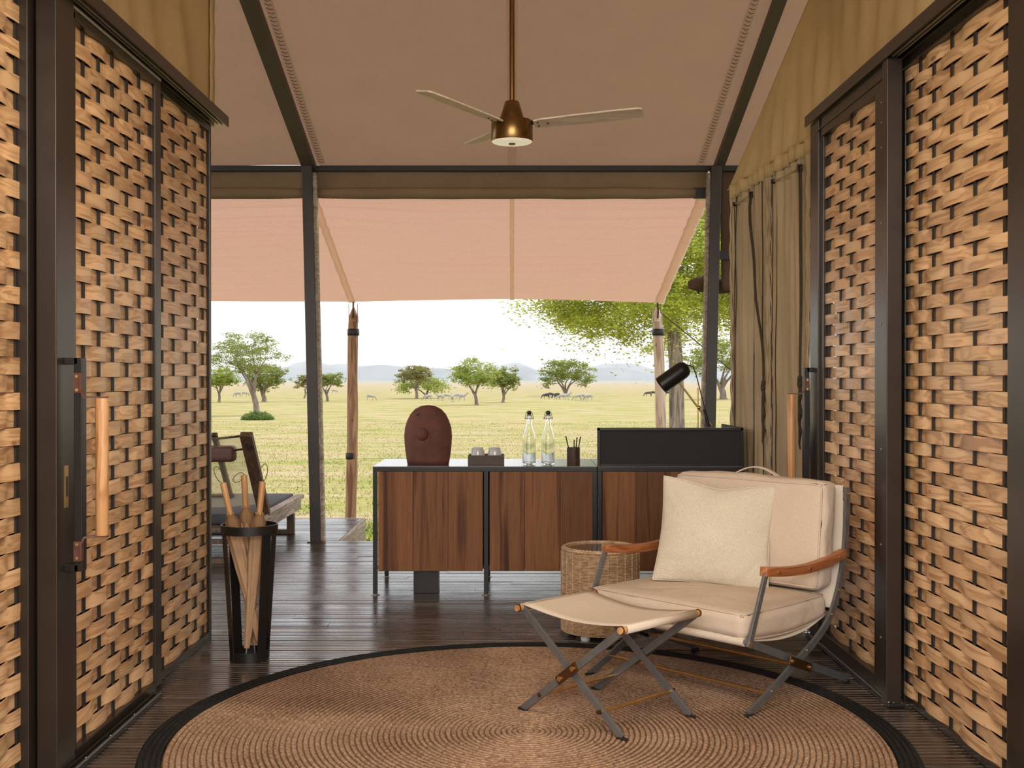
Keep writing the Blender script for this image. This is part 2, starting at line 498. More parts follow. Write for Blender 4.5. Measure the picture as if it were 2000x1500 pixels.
# ------------------------------------------------------------------ mesh builder
class MB:
    def __init__(self):
        self.v, self.f = [], []

    def add(self, vs, fs):
        o = len(self.v)
        self.v.extend(tuple(p) for p in vs)
        self.f.extend(tuple(i + o for i in q) for q in fs)
        return self

    def box(self, a, b):
        (x0, y0, z0), (x1, y1, z1) = a, b
        return self.add([(x0, y0, z0), (x1, y0, z0), (x1, y1, z0), (x0, y1, z0), (x0, y0, z1), (x1, y0, z1), (x1, y1, z1), (x0, y1, z1)],
                        [(3, 2, 1, 0), (4, 5, 6, 7), (0, 1, 5, 4), (1, 2, 6, 5), (2, 3, 7, 6), (3, 0, 4, 7)])

    def cbox(self, c, s):
        return self.box([c[i] - s[i] / 2 for i in range(3)], [c[i] + s[i] / 2 for i in range(3)])

    def loops(self, rings, cap=True, closed=True):
        n = len(rings[0])
        vs = [p for r in rings for p in r]
        fs = []
        for i in range(len(rings) - 1):
            for j in range(n if closed else n - 1):
                k = (j + 1) % n
                fs.append((i * n + j, i * n + k, (i + 1) * n + k, (i + 1) * n + j))
        if cap:
            fs.append(tuple(range(n - 1, -1, -1)))
            fs.append(tuple((len(rings) - 1) * n + j for j in range(n)))
        return self.add(vs, fs)

    def tube(self, pts, r, n=8, cap=True):
        pts = [Vector(p) for p in pts]
        rs = r if isinstance(r, (list, tuple)) else [r] * len(pts)
        rings, up = [], None
        for i, p in enumerate(pts):
            d = (pts[min(i + 1, len(pts) - 1)] - pts[max(i - 1, 0)])
            if d.length < 1e-9:
                d = Vector((0, 0, 1))
            d.normalize()
            if up is None:
                up = d.cross(Vector((0, 0, 1)) if abs(d.z) < 0.9 else Vector((1, 0, 0))).normalized()
            up = (up - d * up.dot(d))
            up.normalize()
            w = d.cross(up)
            rings.append([p + (up * math.cos(2 * PI * k / n) + w * math.sin(2 * PI * k / n)) * rs[i] for k in range(n)])
        return self.loops(rings, cap)

    def lathe(self, prof, n=32, c=(0, 0, 0), cap=True):
        rings = [[(c[0] + r * math.cos(2 * PI * k / n), c[1] + r * math.sin(2 * PI * k / n), c[2] + z) for k in range(n)] for r, z in prof]
        return self.loops(rings, cap)

    def bar(self, pts, w, t, lateral):
        """flat bar along pts: width w in the plane, thickness t along the lateral axis"""
        pts = [Vector(p) for p in pts]
        la = Vector(lateral).normalized()
        rings = []
        for i, p in enumerate(pts):
            d = (pts[min(i + 1, len(pts) - 1)] - pts[max(i - 1, 0)]).normalized()
            u = d.cross(la).normalized()
            rings.append([p + u * w / 2 + la * t / 2, p - u * w / 2 + la * t / 2, p - u * w / 2 - la * t / 2, p + u * w / 2 - la * t / 2])
        return self.loops(rings)

    def grid(self, fn, nu, nv):
        vs = [fn(i / nu, j / nv) for i in range(nu + 1) for j in range(nv + 1)]
        fs = [(i * (nv + 1) + j, (i + 1) * (nv + 1) + j, (i + 1) * (nv + 1) + j + 1, i * (nv + 1) + j + 1) for i in range(nu) for j in range(nv)]
        return self.add(vs, fs)

    def ball(self, c, r, n=12, m=8):
        r = r if isinstance(r, (tuple, list)) else (r, r, r)
        rings = []
        for i in range(m + 1):
            a = -PI / 2 + PI * i / m
            a = max(-PI / 2 + 0.05, min(PI / 2 - 0.05, a))
            rings.append([(c[0] + r[0] * math.cos(a) * math.cos(2 * PI * k / n), c[1] + r[1] * math.cos(a) * math.sin(2 * PI * k / n), c[2] + r[2] * math.sin(a)) for k in range(n)])
        return self.loops(rings)

    def build(self, name, mat, parent=None, smooth=False, bevel=0.0, solid=0.0, loc=None, kind=None, seg=2):
        me = bpy.data.meshes.new(name)
        me.from_pydata(self.v, [], self.f)
        me.validate()
        bm = bmesh.new()
        bm.from_mesh(me)
        if len(bm.faces) < 60000:
            bmesh.ops.recalc_face_normals(bm, faces=bm.faces)
        if bevel:
            bmesh.ops.bevel(bm, geom=[e for e in bm.edges if len(e.link_faces) == 2 and e.calc_face_angle(0) > 0.6], offset=bevel, segments=seg, affect='EDGES', profile=0.6)
        if solid:
            bmesh.ops.solidify(bm, geom=bm.faces[:], thickness=solid)
        bm.to_mesh(me)
        bm.free()
        if mat is not None:
            me.materials.append(mat)
        if smooth:
            for p in me.polygons:
                p.use_smooth = True
            if smooth != 'all':
                try:
                    me.set_sharp_from_angle(angle=math.radians(smooth if smooth is not True else 40))
                except Exception:
                    pass
        o = bpy.data.objects.new(name, me)
        COL.objects.link(o)
        if parent is not None:
            o.parent = parent
        if loc is not None:
            o.location = loc
        if kind:
            o['kind'] = kind
        return o


def tag(o, label=None, cat=None, group=None, kind=None):
    for k, v in (('label', label), ('category', cat), ('group', group), ('kind', kind)):
        if v:
            o[k] = v
    return o


def thing(name, label, cat, loc=(0, 0, 0), rz=0.0, group=None, kind=None):
    o = bpy.data.objects.new(name, None)
    COL.objects.link(o)
    o.location = loc
    o.rotation_euler = (0, 0, rz)
    o.empty_display_size = 0.1
    return tag(o, label, cat, group, kind)


def copy_tree(o, parent=None):
    c = o.copy()
    COL.objects.link(c)
    c.parent = parent
    for ch in list(o.children):
        copy_tree(ch, c)
    return c


def lerp(a, b, t):
    return a + (b - a) * t


# ------------------------------------------------------------------ ground, hills, haze
def eye_above(Y):
    return 1.7 if Y < 10 else 1.7 + 2.6 * (1 - math.exp(-(Y - 10) / 45))


def gz(x, Y):
    return CAM_H - eye_above(Y) + 0.03 * mnoise.noise(Vector((x * 0.25, Y * 0.25, 0)))


def ground_from_pixel(x, y):
    Y = 60.0
    for _ in range(60):
        Y = 0.5 * Y + 0.5 * eye_above(Y) * F_PX / max(1.0, y - 740)
    return (x - 1000) / F_PX * Y, Y, gz((x - 1000) / F_PX * Y, Y)


ys = [-14, -6, 0, 4, 6, 8]
yy = 9.0
while yy < 9000:
    ys.append(yy)
    yy *= 1.035
xs = []
for k in range(-60, 61):
    u = k / 60
    xs.append(math.copysign((abs(u) ** 3.2) * 6000 + abs(u) * 45, u))
mb = MB()
vs = [(x, y, gz(x, y)) for y in ys for x in xs]
nx = len(xs)
mb.add(vs, [(i * nx + j, i * nx + j + 1, (i + 1) * nx + j + 1, (i + 1) * nx + j) for i in range(len(ys) - 1) for j in range(nx - 1)])
tag(mb.build('ground', GRASS, smooth='all'), 'flat savanna plain of yellow green grass stretching away beyond the deck', None, None, 'structure')

# grass blades close to the deck
rnd = random.Random(3)
vs, fs = [], []
for _ in range(150000):
    Y = 9.0 + 95.0 * rnd.random() ** 2.3
    X = rnd.uniform(-1, 1) * (0.5 * Y + 3)
    if Y < 10.6 and X < -1.2:
        continue
    hh = rnd.uniform(0.02, 0.075) * (1 + 0.6 * mnoise.noise(Vector((X * 0.6, Y * 0.6, 3))))
    a = rnd.uniform(0, 2 * PI)
    wd = rnd.uniform(0.004, 0.010) * (1 + Y / 25)
    z = gz(X, Y) - 0.01
    lx, ly = rnd.uniform(-0.05, 0.05), rnd.uniform(-0.05, 0.05)
    n0 = len(vs)
    vs += [(X - wd * math.cos(a), Y - wd * math.sin(a), z), (X + wd * math.cos(a), Y + wd * math.sin(a), z), (X + lx, Y + ly, z + hh)]
    fs.append((n0, n0 + 1, n0 + 2))
me = bpy.data.meshes.new('grass')
me.from_pydata(vs, [], fs)
me.materials.append(BLADES)
o = bpy.data.objects.new('grass', me)
COL.objects.link(o)
tag(o, 'short green and straw coloured grass blades growing just beyond the deck', 'grass', None, 'stuff')


def hill_range(name, label, Y, x0, x1, peaks, depth, seed):
    def hgt(x):
        h = 0
        for (px, ph, pw) in peaks:
            h = max(h, ph * math.exp(-((x - px) / pw) ** 2 * 0.6))
        return h * (1 + 0.10 * mnoise.noise(Vector((x * 0.010, seed, 0)))) + 1.6 * mnoise.noise(Vector((x * 0.05, seed, 2)))
    m = MB()
    base = CAM_H - 4.6

    def fn(u, v):
        x = lerp(x0, x1, u)
        prof = math.sin(v * PI) ** 0.7 if 0 < v < 1 else 0
        return (x, Y + depth * v, base + max(0, hgt(x)) * prof)
    m.grid(fn, 160, 10)
    tag(m.build(name, HILL, smooth='all'), label, 'hill', None, 'structure')


def hp(px, py, w, Y):
    return ((px - 1000) / F_PX * Y, (740 - py) / F_PX * Y + 4.5, w / F_PX * Y)


hill_range('hill_ridge', 'long low blue wooded ridge on the horizon behind the trees', 2700, -1500, 1500,
           [hp(560, 716, 60, 2800), hp(640, 712, 60, 2800), hp(740, 712, 90, 2800), hp(850, 718, 70, 2800), hp(960, 722, 60, 2800), hp(1010, 714, 45, 2800), hp(450, 722, 70, 2800), hp(1200, 718, 70, 2800), hp(1330, 726, 90, 2800)], 260, 1.0)
hill_range('hill_far', 'pale hazy blue hill farthest away on the horizon', 3700, -2200, 2200,
           [hp(600, 704, 55, 3800), hp(660, 710, 80, 3800), hp(1000, 708, 50, 3800), hp(1210, 708, 80, 3800), hp(1400, 714, 120, 3800)], 320, 5.0)

# the haze that lies over the far plain
haze, nt, bs, out = new_mat('plain_haze')
nt.nodes.remove(bs)
vsn = N(nt, 'ShaderNodeVolumeScatter')
vsn.inputs['Color'].default_value = (0.90, 0.95, 1.0, 1)
vsn.inputs['Density'].default_value = 0.00034
L(nt, vsn.outputs[0], out.inputs['Volume'])
hz = MB().box((-4500, 280, -6), (4500, 6000, 160)).build('haze', haze)
tag(hz, 'thin pale haze hanging over the distant plain', 'haze', None, 'stuff')

# ------------------------------------------------------------------ deck
floor = MB().box((-4.2, -1.0, -0.20), (3.6, 8.80, -0.035)).add([], []).build('floor', DARK_WOOD)
tag(floor, 'dark stained deck floor of grooved boards inside the tent', None, None, 'structure')


def board_mesh(x0, x1, y0, y1, rnd):
    """a deck board with fine reeding on its top"""
    w = y1 - y0
    prof = [(y0, -0.030)]
    nr = 3
    for k in range(nr):
        a, b = y0 + w * k / nr, y0 + w * (k + 1) / nr
        q = b - a
        prof += [(a + q * 0.03, -0.0040), (a + q * 0.12, -0.0003), (a + q * 0.2, 0.0), (a + q * 0.80, 0.0), (a + q * 0.88, -0.0003), (a + q * 0.97, -0.0040)]
    prof.append((y1, -0.030))
    dz = rnd.uniform(-0.0012, 0.0012)
    sl = rnd.uniform(-0.0012, 0.0012)
    tw0, tw1 = rnd.uniform(-0.012, 0.012), rnd.uniform(-0.012, 0.012)
    ym = (y0 + y1) / 2
    r0 = [(x0, y, z + dz + tw0 * (y - ym)) for y, z in prof]
    r1 = [(x1, y, z + dz + sl + tw1 * (y - ym)) for y, z in prof]
    m = MB()
    m.loops([r0, r1])
    return m


rnd = random.Random(12)
pitch = 0.0985
row = 0
y = 8.80 - pitch
while y > 1.6:
    cuts = [-4.2, rnd.uniform(-1.2, 1.2), 3.6]
    if row % 2:
        cuts = [-4.2, rnd.uniform(-2.9, -1.4), rnd.uniform(0.2, 2.2), 3.6]
    for a, b in zip(cuts[:-1], cuts[1:]):
        board_mesh(a + 0.001, b - 0.001, y + 0.003, y + pitch - 0.003, rnd).build('plank', DECK, floor)
    y -= pitch
    row += 1
MB().box((-4.2, -1.0, -0.034), (3.6, y + pitch - 0.004, -0.001)).build('plank', DECK, floor)

step = MB().box((-4.2, 8.81, -0.20), (-1.39, 10.20, -0.035)).build('deck_extension', DARK_WOOD)
tag(step, 'deck extension of grooved boards under the awning with a pale fascia edge', None, None, 'structure')
y = 8.812
while y < 10.2:
    y1 = min(y + pitch, 10.245)
    c = rnd.uniform(-3.2, -2.2)
    board_mesh(-4.2, c - 0.001, y + 0.003, y1 - 0.003, rnd).build('plank', DECK, step)
    board_mesh(c + 0.001, -1.372, y + 0.003, y1 - 0.003, rnd).build('plank', DECK, step)
    y += pitch
MB().box((-1.37, 8.81, -0.20), (-1.345, 10.25, 0.0)).build('fascia', DECK_EDGE, step, bevel=0.003)
MB().box((-4.2, 10.226 + 0.02, -0.20), (-1.37, 10.27, -0.001)).build('fascia', DECK_EDGE, step)
for xx in (-1.5, -2.9, -4.0):
    MB().box((xx - 0.05, 10.0, -0.75), (xx + 0.05, 10.1, -0.20)).build('support_post', DARK_WOOD, step)


# ------------------------------------------------------------------ woven walls and sliding doors
def strip_mesh(X, side, y0, y1, z0, z1, stakes, par, amp, rnd):
    """one wooden strip woven over and under the stakes; side=+1 faces +X"""
    ks = [s for s in stakes]
    nseg = 7
    path = []
    for i in range(len(ks) - 1):
        a, b = ks[i], ks[i + 1]
        sg = 1 if (i + par) % 2 == 0 else -1
        for k in range(nseg):
            t = k / nseg
            c = math.cos(PI * t)
            c = math.copysign(abs(c) ** 0.62, c)
            path.append((a + (b - a) * t, sg * amp * c))
    path.append((ks[-1], (1 if (len(ks) - 1 + par) % 2 == 0 else -1) * amp))
    # clip to the panel
    out = []
    for (p, q), (p2, q2) in zip(path[:-1], path[1:]):
        lo, hi = min(p, p2), max(p, p2)
        if hi <= y0 or lo >= y1:
            continue
        for (u, w) in ((p, q), (p2, q2)):
            if u < y0:
                tt = (y0 - p) / (p2 - p)
                u, w = y0, q + (q2 - q) * tt
            elif u > y1:
                tt = (y1 - p) / (p2 - p)
                u, w = y1, q + (q2 - q) * tt
            if not out or abs(out[-1][0] - u) > 1e-5:
                out.append((u, w))
    t = 0.0016
    tw = rnd.uniform(-0.0012, 0.0012)
    g = 0.0008
    n = len(out)
    f0, f1, b0, b1 = [], [], [], []
    for (p, q) in out:
        x = X + side * q
        f0.append((x + side * (t + tw), p, z0 + g))
        f1.append((x + side * (t - tw), p, z1 - g))
        b0.append((x - side * t + side * tw, p, z0 + g))
        b1.append((x - side * t - side * tw, p, z1 - g))
    m = MB()
    m.loops([f0, f1, b1, b0, f0], cap=False, closed=False)
    m.add([f0[0], f1[0], b1[0], b0[0]], [(0, 1, 2, 3)])
    m.add([f0[-1], f1[-1], b1[-1], b0[-1]], [(3, 2, 1, 0)])
    return m


def woven(parent, X, side, y0, y1, z0, z1, stakes, row_h, amp=0.015, par0=0, seed=0):
    rnd = random.Random(seed)
    n = int((z1 - z0) / row_h + 0.5)
    h = (z1 - z0) / n
    for r in range(n):
        strip_mesh(X, side, y0, y1, z0 + r * h, z0 + (r + 1) * h, stakes, (r + par0) % 2, amp, rnd).build('strip', STRIP, parent, smooth=50)
    for s in stakes:
        if y0 - 0.005 < s < y1 + 0.005:
            MB().cbox((X, s, (z0 + z1) / 2), (0.006, 0.017, z1 - z0)).build('stake', STAKE, parent)
    MB().box((X - side * 0.05 - 0.004, y0, z0), (X - side * 0.05 + 0.004, y1, z1)).build('gap_shade', SHADE_SHEET, parent)  # near-black sheet added so the gaps between strips read as shade


def frame_box(parent, name, x0, x1, y0, y1, z0, z1, mat=None):
    return MB().box((min(x0, x1), y0, z0), (max(x0, x1), y1, z1)).build(name, mat or FRAME, parent, bevel=0.003)


def extend(st, lo, hi):
    """continue a row of stakes past both ends at its own spacing"""
    st = sorted(st)
    d0, d1 = st[1] - st[0], st[-1] - st[-2]
    while st[0] > lo:
        st.insert(0, st[0] - d0)
    while st[-1] < hi:
        st.append(st[-1] + d1)
    return st


def screw(parent, p, axis, r=0.006):
    d = Vector(axis)
    MB().tube([Vector(p) - d * 0.003, Vector(p) + d * 0.004], r, 8).build('screw', TRACK, parent)


# left: fixed woven bay nearest the camera
wl = thing('wall_left', 'woven wooden strip wall bay at the near left edge with dark metal post', None, (0, 0, 0), 0, None, 'structure')
woven(wl, -1.55, 1, 2.10, 3.515, 0.03, 2.50, extend([3.345, 3.486], 2.05, 3.6), 0.0553, 0.0078, 0, 1)
frame_box(wl, 'stile', -1.60, -1.515, 3.49, 3.62, 0.0, 2.56)
frame_box(wl, 'stile_fin', -1.515, -1.497, 3.585, 3.615, 0.0, 2.56)
frame_box(wl, 'stile', -1.60, -1.51, 2.02, 2.10, 0.0, 2.56)
frame_box(wl, 'rail', -1.59, -1.515, 2.10, 3.47, 0.0, 0.03)
frame_box(wl, 'rail', -1.59, -1.515, 2.10, 3.47, 2.50, 2.56)

# left: sliding door and the fixed leaf behind it
dl = thing('door_1', 'left sliding door of woven pale wood strips in dark bronze frame with a dowel pull handle', None, (0, 0, 0), 0, None, 'structure')
XL = -1.475
frame_box(dl, 'stile', XL - 0.03, XL + 0.035, 3.525, 3.67, 0.02, 2.53)
frame_box(dl, 'stile_bead', XL - 0.02, XL + 0.022, 3.67, 3.715, 0.03, 2.50)
frame_box(dl, 'stile_bead', XL - 0.02, XL + 0.015, 3.715, 3.735, 0.03, 2.50)
woven(dl, XL, 1, 3.735, 4.545, 0.045, 2.475, extend([3.836, 3.979, 4.117, 4.270, 4.411, 4.542], 3.7, 4.6), 0.0545, 0.0078, 0, 2)
frame_box(dl, 'stile', XL - 0.03, XL + 0.022, 4.545, 4.62, 0.02, 2.53)
frame_box(dl, 'rail', XL - 0.03, XL + 0.022, 3.67, 4.545, 0.0, 0.045)
frame_box(dl, 'rail', XL - 0.03, XL + 0.022, 3.67, 4.545, 2.475, 2.53)
frame_box(dl, 'rail_lip', XL + 0.022, XL + 0.030, 3.67, 4.60, 2.505, 2.515, TRACK)

dl2 = thing('door_2', 'left woven strip leaf behind the sliding door, ending at the open deck', None, (0, 0, 0), 0, None, 'structure')
XL2 = -1.502
woven(dl2, XL2, 1, 4.70, 5.475, 0.035, 2.495, extend([4.788, 4.948, 5.142, 5.284, 5.415], 4.6, 5.6), 0.0545, 0.0078, 1, 3)
frame_box(dl2, 'stile', XL2 - 0.04, XL2 + 0.012, 4.632, 4.70, 0.0, 2.53)
frame_box(dl2, 'stile', XL2 - 0.04, XL2 + 0.018, 5.475, 5.505, 0.0, 2.53)
frame_box(dl2, 'stile', XL2 - 0.03, XL2 + 0.006, 5.505, 5.545, 0.0, 2.53)
frame_box(dl2, 'rail', XL2 - 0.03, XL2 + 0.016, 4.70, 5.475, 0.0, 0.035)
frame_box(dl2, 'rail', XL2 - 0.03, XL2 + 0.016, 4.70, 5.475, 2.495, 2.53)


def header(name, label, side, x_in, x_out, y0, y1):
    h = thing(name, label, None, (0, 0, 0), 0, None, 'structure')
    s = side
    frame_box(h, 'cover', s * x_in, s * (x_in + 0.008), y0, y1, 2.528, 2.580)
    frame_box(h, 'channel_top', s * (x_in + 0.008), s * x_out, y0, y1, 2.565, 2.580)
    frame_box(h, 'track', s * (x_in + 0.026), s * (x_in + 0.034), y0, y1 - 0.02, 2.533, 2.565, TRACK)
    frame_box(h, 'track', s * (x_in + 0.046), s * (x_in + 0.050), y0, y1 - 0.03, 2.533, 2.565, TRACK)
    frame_box(h, 'channel_back', s * (x_in + 0.072), s * x_out, y0, y1, 2.532, 2.565)
    return h


header('trim_1', 'dark metal sliding track header above the left woven doors', -1, 1.405, 1.56, 1.6, 5.54)
tl = thing('trim_2', 'black metal floor track under the left sliding door', None, (0, 0, 0), 0, None, 'structure')
frame_box(tl, 'track_base', -1.447, -1.408, 1.9, 4.49, 0.0, 0.012, BLACK)
frame_box(tl, 'track_rib', -1.418, -1.410, 1.9, 4.48, 0.012, 0.020, STEEL)
frame_box(tl, 'track_rib', -1.442, -1.434, 1.9, 4.48, 0.012, 0.022, BLACK)
for yy in (3.95, 4.2, 3.72):
    MB().ball((-1.424, yy, 0.013), 0.004, 8, 5).build('screw', TRACK, tl)


def door_pull(parent, side, X, y, xin, z0, z1, zd0, zd1, ydir=1):
    """black bracket with a wooden dowel held on leather loops"""
    h = MB()
    s = side
    xb = X + s * xin
    h.box((min(X, xb), y - 0.02, z1 - 0.022), (max(X, xb), y + 0.02, z1))
    h.box((min(X, xb), y - 0.02, z0), (max(X, xb), y + 0.02, z0 + 0.022))
    h.box((xb - 0.013, y - 0.02, z0), (xb + 0.013, y + 0.02, z1))
    hd = h.build('handle', BLACK, parent, bevel=0.002)
    hd['label'] = 'black metal pull bracket with wooden dowel'
    xd = xb + s * 0.072
    MB().lathe([(0.0195, zd0), (0.0205, zd0 + 0.004), (0.0205, zd1 - 0.004), (0.0195, zd1)], 20, (xd, y - 0.005, 0)).build('dowel', DOWEL, hd, smooth=40)
    for z, up in ((zd1, 1), (zd0, -1)):
        m = MB()
        zz = z + up * 0.004
        m.bar([(xb + s * 0.012, y - 0.021, zz + up * 0.075), (xb + s * 0.013, y - 0.021, zz + up * 0.02), (xb + s * 0.022, y - 0.018, zz), (xd - s * 0.01, y - 0.008, zz - up * 0.002), (xd + s * 0.018, y - 0.005, zz - up * 0.002)], 0.006, 0.020, (0, 1, 0))
        m.box((xb - 0.012, y - 0.026, zz + up * 0.045 - 0.032), (xb + 0.012, y - 0.020, zz + up * 0.045 + 0.032))
        m.build('leather_strap', LEATHER, hd)
        for dz in (0.022, 0.066):
            MB().tube([(xb, y - 0.026, zz + up * dz), (xb, y - 0.030, zz + up * dz)], 0.005, 10).build('rivet', BRASS, hd)
    return hd


# left pull: stands proud of the near stile
door_pull(dl, 1, XL + 0.035, 3.60, 0.045, 0.66, 1.348, 0.775, 1.218)
MB().box((XL + 0.0351, 3.585, 0.865), (XL + 0.037, 3.612, 1.0)).build('lock_plate', BRASS, dl)
MB().box((XL + 0.037, 3.594, 0.90), (XL + 0.0385, 3.606, 0.965)).build('keyhole', BLACK, dl)

# right: sliding door at the back and the fixed bay in front
dr = thing('door_3', 'right sliding door of woven pale wood strips beside the canvas curtain', None, (0, 0, 0), 0, None, 'structure')
XR = 1.50
frame_box(dr, 'stile', XR - 0.030, XR + 0.03, 5.36, 5.50, 0.02, 2.53)
frame_box(dr, 'stile_bead', XR - 0.018, XR + 0.03, 5.31, 5.36, 0.03, 2.50)
woven(dr, XR, -1, 4.525, 5.31, 0.082, 2.435, extend([4.59, 4.773, 4.934, 5.09, 5.275], 4.45, 5.4), 0.0505, 0.0078, 0, 4)
frame_box(dr, 'stile', XR - 0.028, XR + 0.03, 4.40, 4.525, 0.02, 2.53)
frame_box(dr, 'stile_bead', XR - 0.04, XR + 0.02, 4.345, 4.40, 0.0, 2.53)
frame_box(dr, 'rail', XR - 0.028, XR + 0.03, 4.525, 5.31, 0.02, 0.082)
frame_box(dr, 'rail', XR - 0.028, XR + 0.03, 4.525, 5.31, 2.435, 2.53)
frame_box(dr, 'rail_lip', XR - 0.034, XR - 0.028, 4.45, 5.40, 2.470, 2.478, FRAME)
for z in (0.25, 0.62, 1.0, 1.5, 1.9, 2.2, 2.3, 2.38):
    screw(dr, (XR - 0.028, 4.44, z), (-1, 0, 0), 0.0045)
door_pull(dr, -1, XR - 0.030, 5.46, 0.030, 0.60, 1.335, 0.735, 1.205)

wr = thing('wall_right', 'large woven wooden strip wall bay at the near right edge', None, (0, 0, 0), 0, None, 'structure')
woven(wr, 1.565, -1, 3.40, 4.42, 0.030, 2.50, extend([3.54, 3.77, 3.97, 4.14, 4.275, 4.40], 3.3, 4.5), 0.0508, 0.0078, 1, 5)
frame_box(wr, 'stile', 1.515, 1.63, 3.28, 3.41, 0.0, 2.56)
frame_box(wr, 'stile', 1.557, 1.66, 4.42, 4.46, 0.0, 2.56, BLACK)  # black strip widened to stand in for the dark gap beside the door
frame_box(wr, 'rail', 1.56, 1.60, 3.41, 4.42, 0.0, 0.030)
frame_box(wr, 'rail', 1.54, 1.60, 3.41, 4.42, 2.50, 2.56)
woven(wr, 1.565, -1, 2.10, 3.28, 0.030, 2.50, extend([2.9, 3.08], 2.0, 3.4), 0.0508, 0.0078, 1, 6)
header('trim_3', 'dark metal sliding track header above the right woven doors', 1, 1.452, 1.60, 1.6, 5.54)
tr = thing('trim_4', 'black metal floor track under the right sliding door', None, (0, 0, 0), 0, None, 'structure')
frame_box(tr, 'track_base', 1.462, 1.53, 4.33, 5.55, 0.0, 0.014, BLACK)
frame_box(tr, 'track_rib', 1.466, 1.473, 4.34, 5.54, 0.014, 0.022, STEEL)
frame_box(tr, 'track_rib', 1.486, 1.492, 4.34, 5.54, 0.014, 0.019, STEEL)

# ------------------------------------------------------------------ tent frame and canvas
EAVE_Z, SLOPE = 2.975, 0.32
RIDGE_Y = 4.5


def roof_z(Y):
    return EAVE_Z + SLOPE * (8.85 - Y) if Y > RIDGE_Y else EAVE_Z + SLOPE * (8.85 - RIDGE_Y) - SLOPE * (RIDGE_Y - Y)


def roof_fn(u, v):
    Y = lerp(8.86, 0.1, v)
    X = lerp(-4.4, 4.2, u)
    sag = 0.0
    for a, b in ((-4.4, -1.6), (-1.6, 1.62), (1.62, 4.2)):
        if a <= X <= b:
            t = (X - a) / (b - a)
            sag = 0.035 * math.sin(PI * t) * math.sin(PI * min(1, max(0, (8.86 - Y) / 4.3)))
    return (X, Y, roof_z(Y) - sag + 0.006 * mnoise.noise(Vector((X * 1.4, Y * 1.4, 0))))


ceil = MB().grid(roof_fn, 60, 60).build('ceiling', CEIL, smooth='all')
tag(ceil, 'sloping brown canvas tent ceiling above the lounge', None, None, 'structure')
# centre seam tape, cross seam and lashing hems
m = MB()
m.grid(lambda u, v: (lerp(-0.036, 0.036, u), lerp(8.83, 4.6, v), roof_z(lerp(8.83, 4.6, v)) - 0.045 * math.sin(PI * min(1, (8.86 - lerp(8.83, 4.6, v)) / 4.3)) - 0.009), 1, 40)
m.build('seam_tape', TAPE, ceil)
for X0 in (-1.50, 1.49):
    m = MB()
    m.grid(lambda u, v: (lerp(X0 - 0.03, X0 + 0.03, u), lerp(8.82, 4.6, v), roof_z(lerp(8.82, 4.6, v)) - 0.010 - 0.012 * math.sin(PI * u)), 4, 40)
    m.build('lacing_hem', TAPE, ceil)
    m = MB()
    for k in range(90):
        Y = 8.75 - k * 0.04
        z = roof_z(Y) - 0.024
        m.tube([(X0 - 0.02, Y, z + 0.004), (X0, Y + 0.008, z - 0.004), (X0 + 0.02, Y + 0.016, z + 0.004)], 0.0028, 5)
    m.build('lacing', LACE, ceil, kind='stuff')

def rafter(X, label, w):
    r = MB()
    a, b = Vector((X, 8.86, EAVE_Z - 0.04)), Vector((X, RIDGE_Y, roof_z(RIDGE_Y) - 0.055))
    r.bar([a, b], 0.055, w, (1, 0, 0))
    o = r.build('rafter', RAFTER, bevel=0.004)
    return tag(o, label, 'rafter', 'tent rafters')


rafter(-1.60, 'dark metal rafter rising from the left tent post', 0.105)
rafter(1.63, 'dark metal rafter rising from the right tent post', 0.075)


def tent_post(top, bot, label):
    p = thing('tent_post', label, 'post', (bot[0], bot[1], 0), 0, 'tent posts')
    dx = top - bot[0]
    r = MB()
    r.loops([[(sx * 0.04 + dx * t, sy * 0.04, 2.95 * t) for sx, sy in ((-1, -1), (1, -1), (1, 1), (-1, 1))] for t in (0, 1)])
    r.build('shaft', FRAME, p, bevel=0.004)
    m = MB()
    for t in (0, 1):
        pass
    m.loops([[(sx * 0.018 + 0.048 + dx * t, sy * 0.035 + 0.03, 2.9 * t) for sx, sy in ((-1, -1), (1, -1), (1, 1), (-1, 1))] for t in (0, 1)])
    if bot[0] < 0:
        m.build('lacing_track', DECK_EDGE, p, bevel=0.002)
    else:
        m2 = MB()
        m2.loops([[(sx * 0.014 - 0.05 + dx * t, sy * 0.035 + 0.03, 2.9 * t) for sx, sy in ((-1, -1), (1, -1), (1, 1), (-1, 1))] for t in (0, 1)])
        m2.build('lacing_track', DECK_EDGE, p, bevel=0.002)
    MB().cbox((0, 0, 0.004), (0.12, 0.12, 0.008)).build('base_plate', FRAME, p)
    return p


tent_post(-1.606, (-1.54, 8.76), 'slim dark square tent post on the left of the open front')
tent_post(1.60, (1.535, 8.76), 'slim dark square tent post on the right behind the desk lamp')
beam = MB().cbox((-0.1, 8.84, 2.945), (8.4, 0.06, 0.042)).build('eave_beam', BLACK, bevel=0.003)
tag(beam, 'thin black metal eave beam across the open front of the tent', 'beam')

val = thing('valance', 'brown canvas valance with rolled lower edge under the eave beam', 'valance', (0, 8.88, 0))


def vfn(x0, x1):
    return lambda u, v: (lerp(x0, x1, u), 0.012 * mnoise.noise(Vector((lerp(x0, x1, u) * 2, v * 3, 0))), lerp(2.95, 2.74, v))


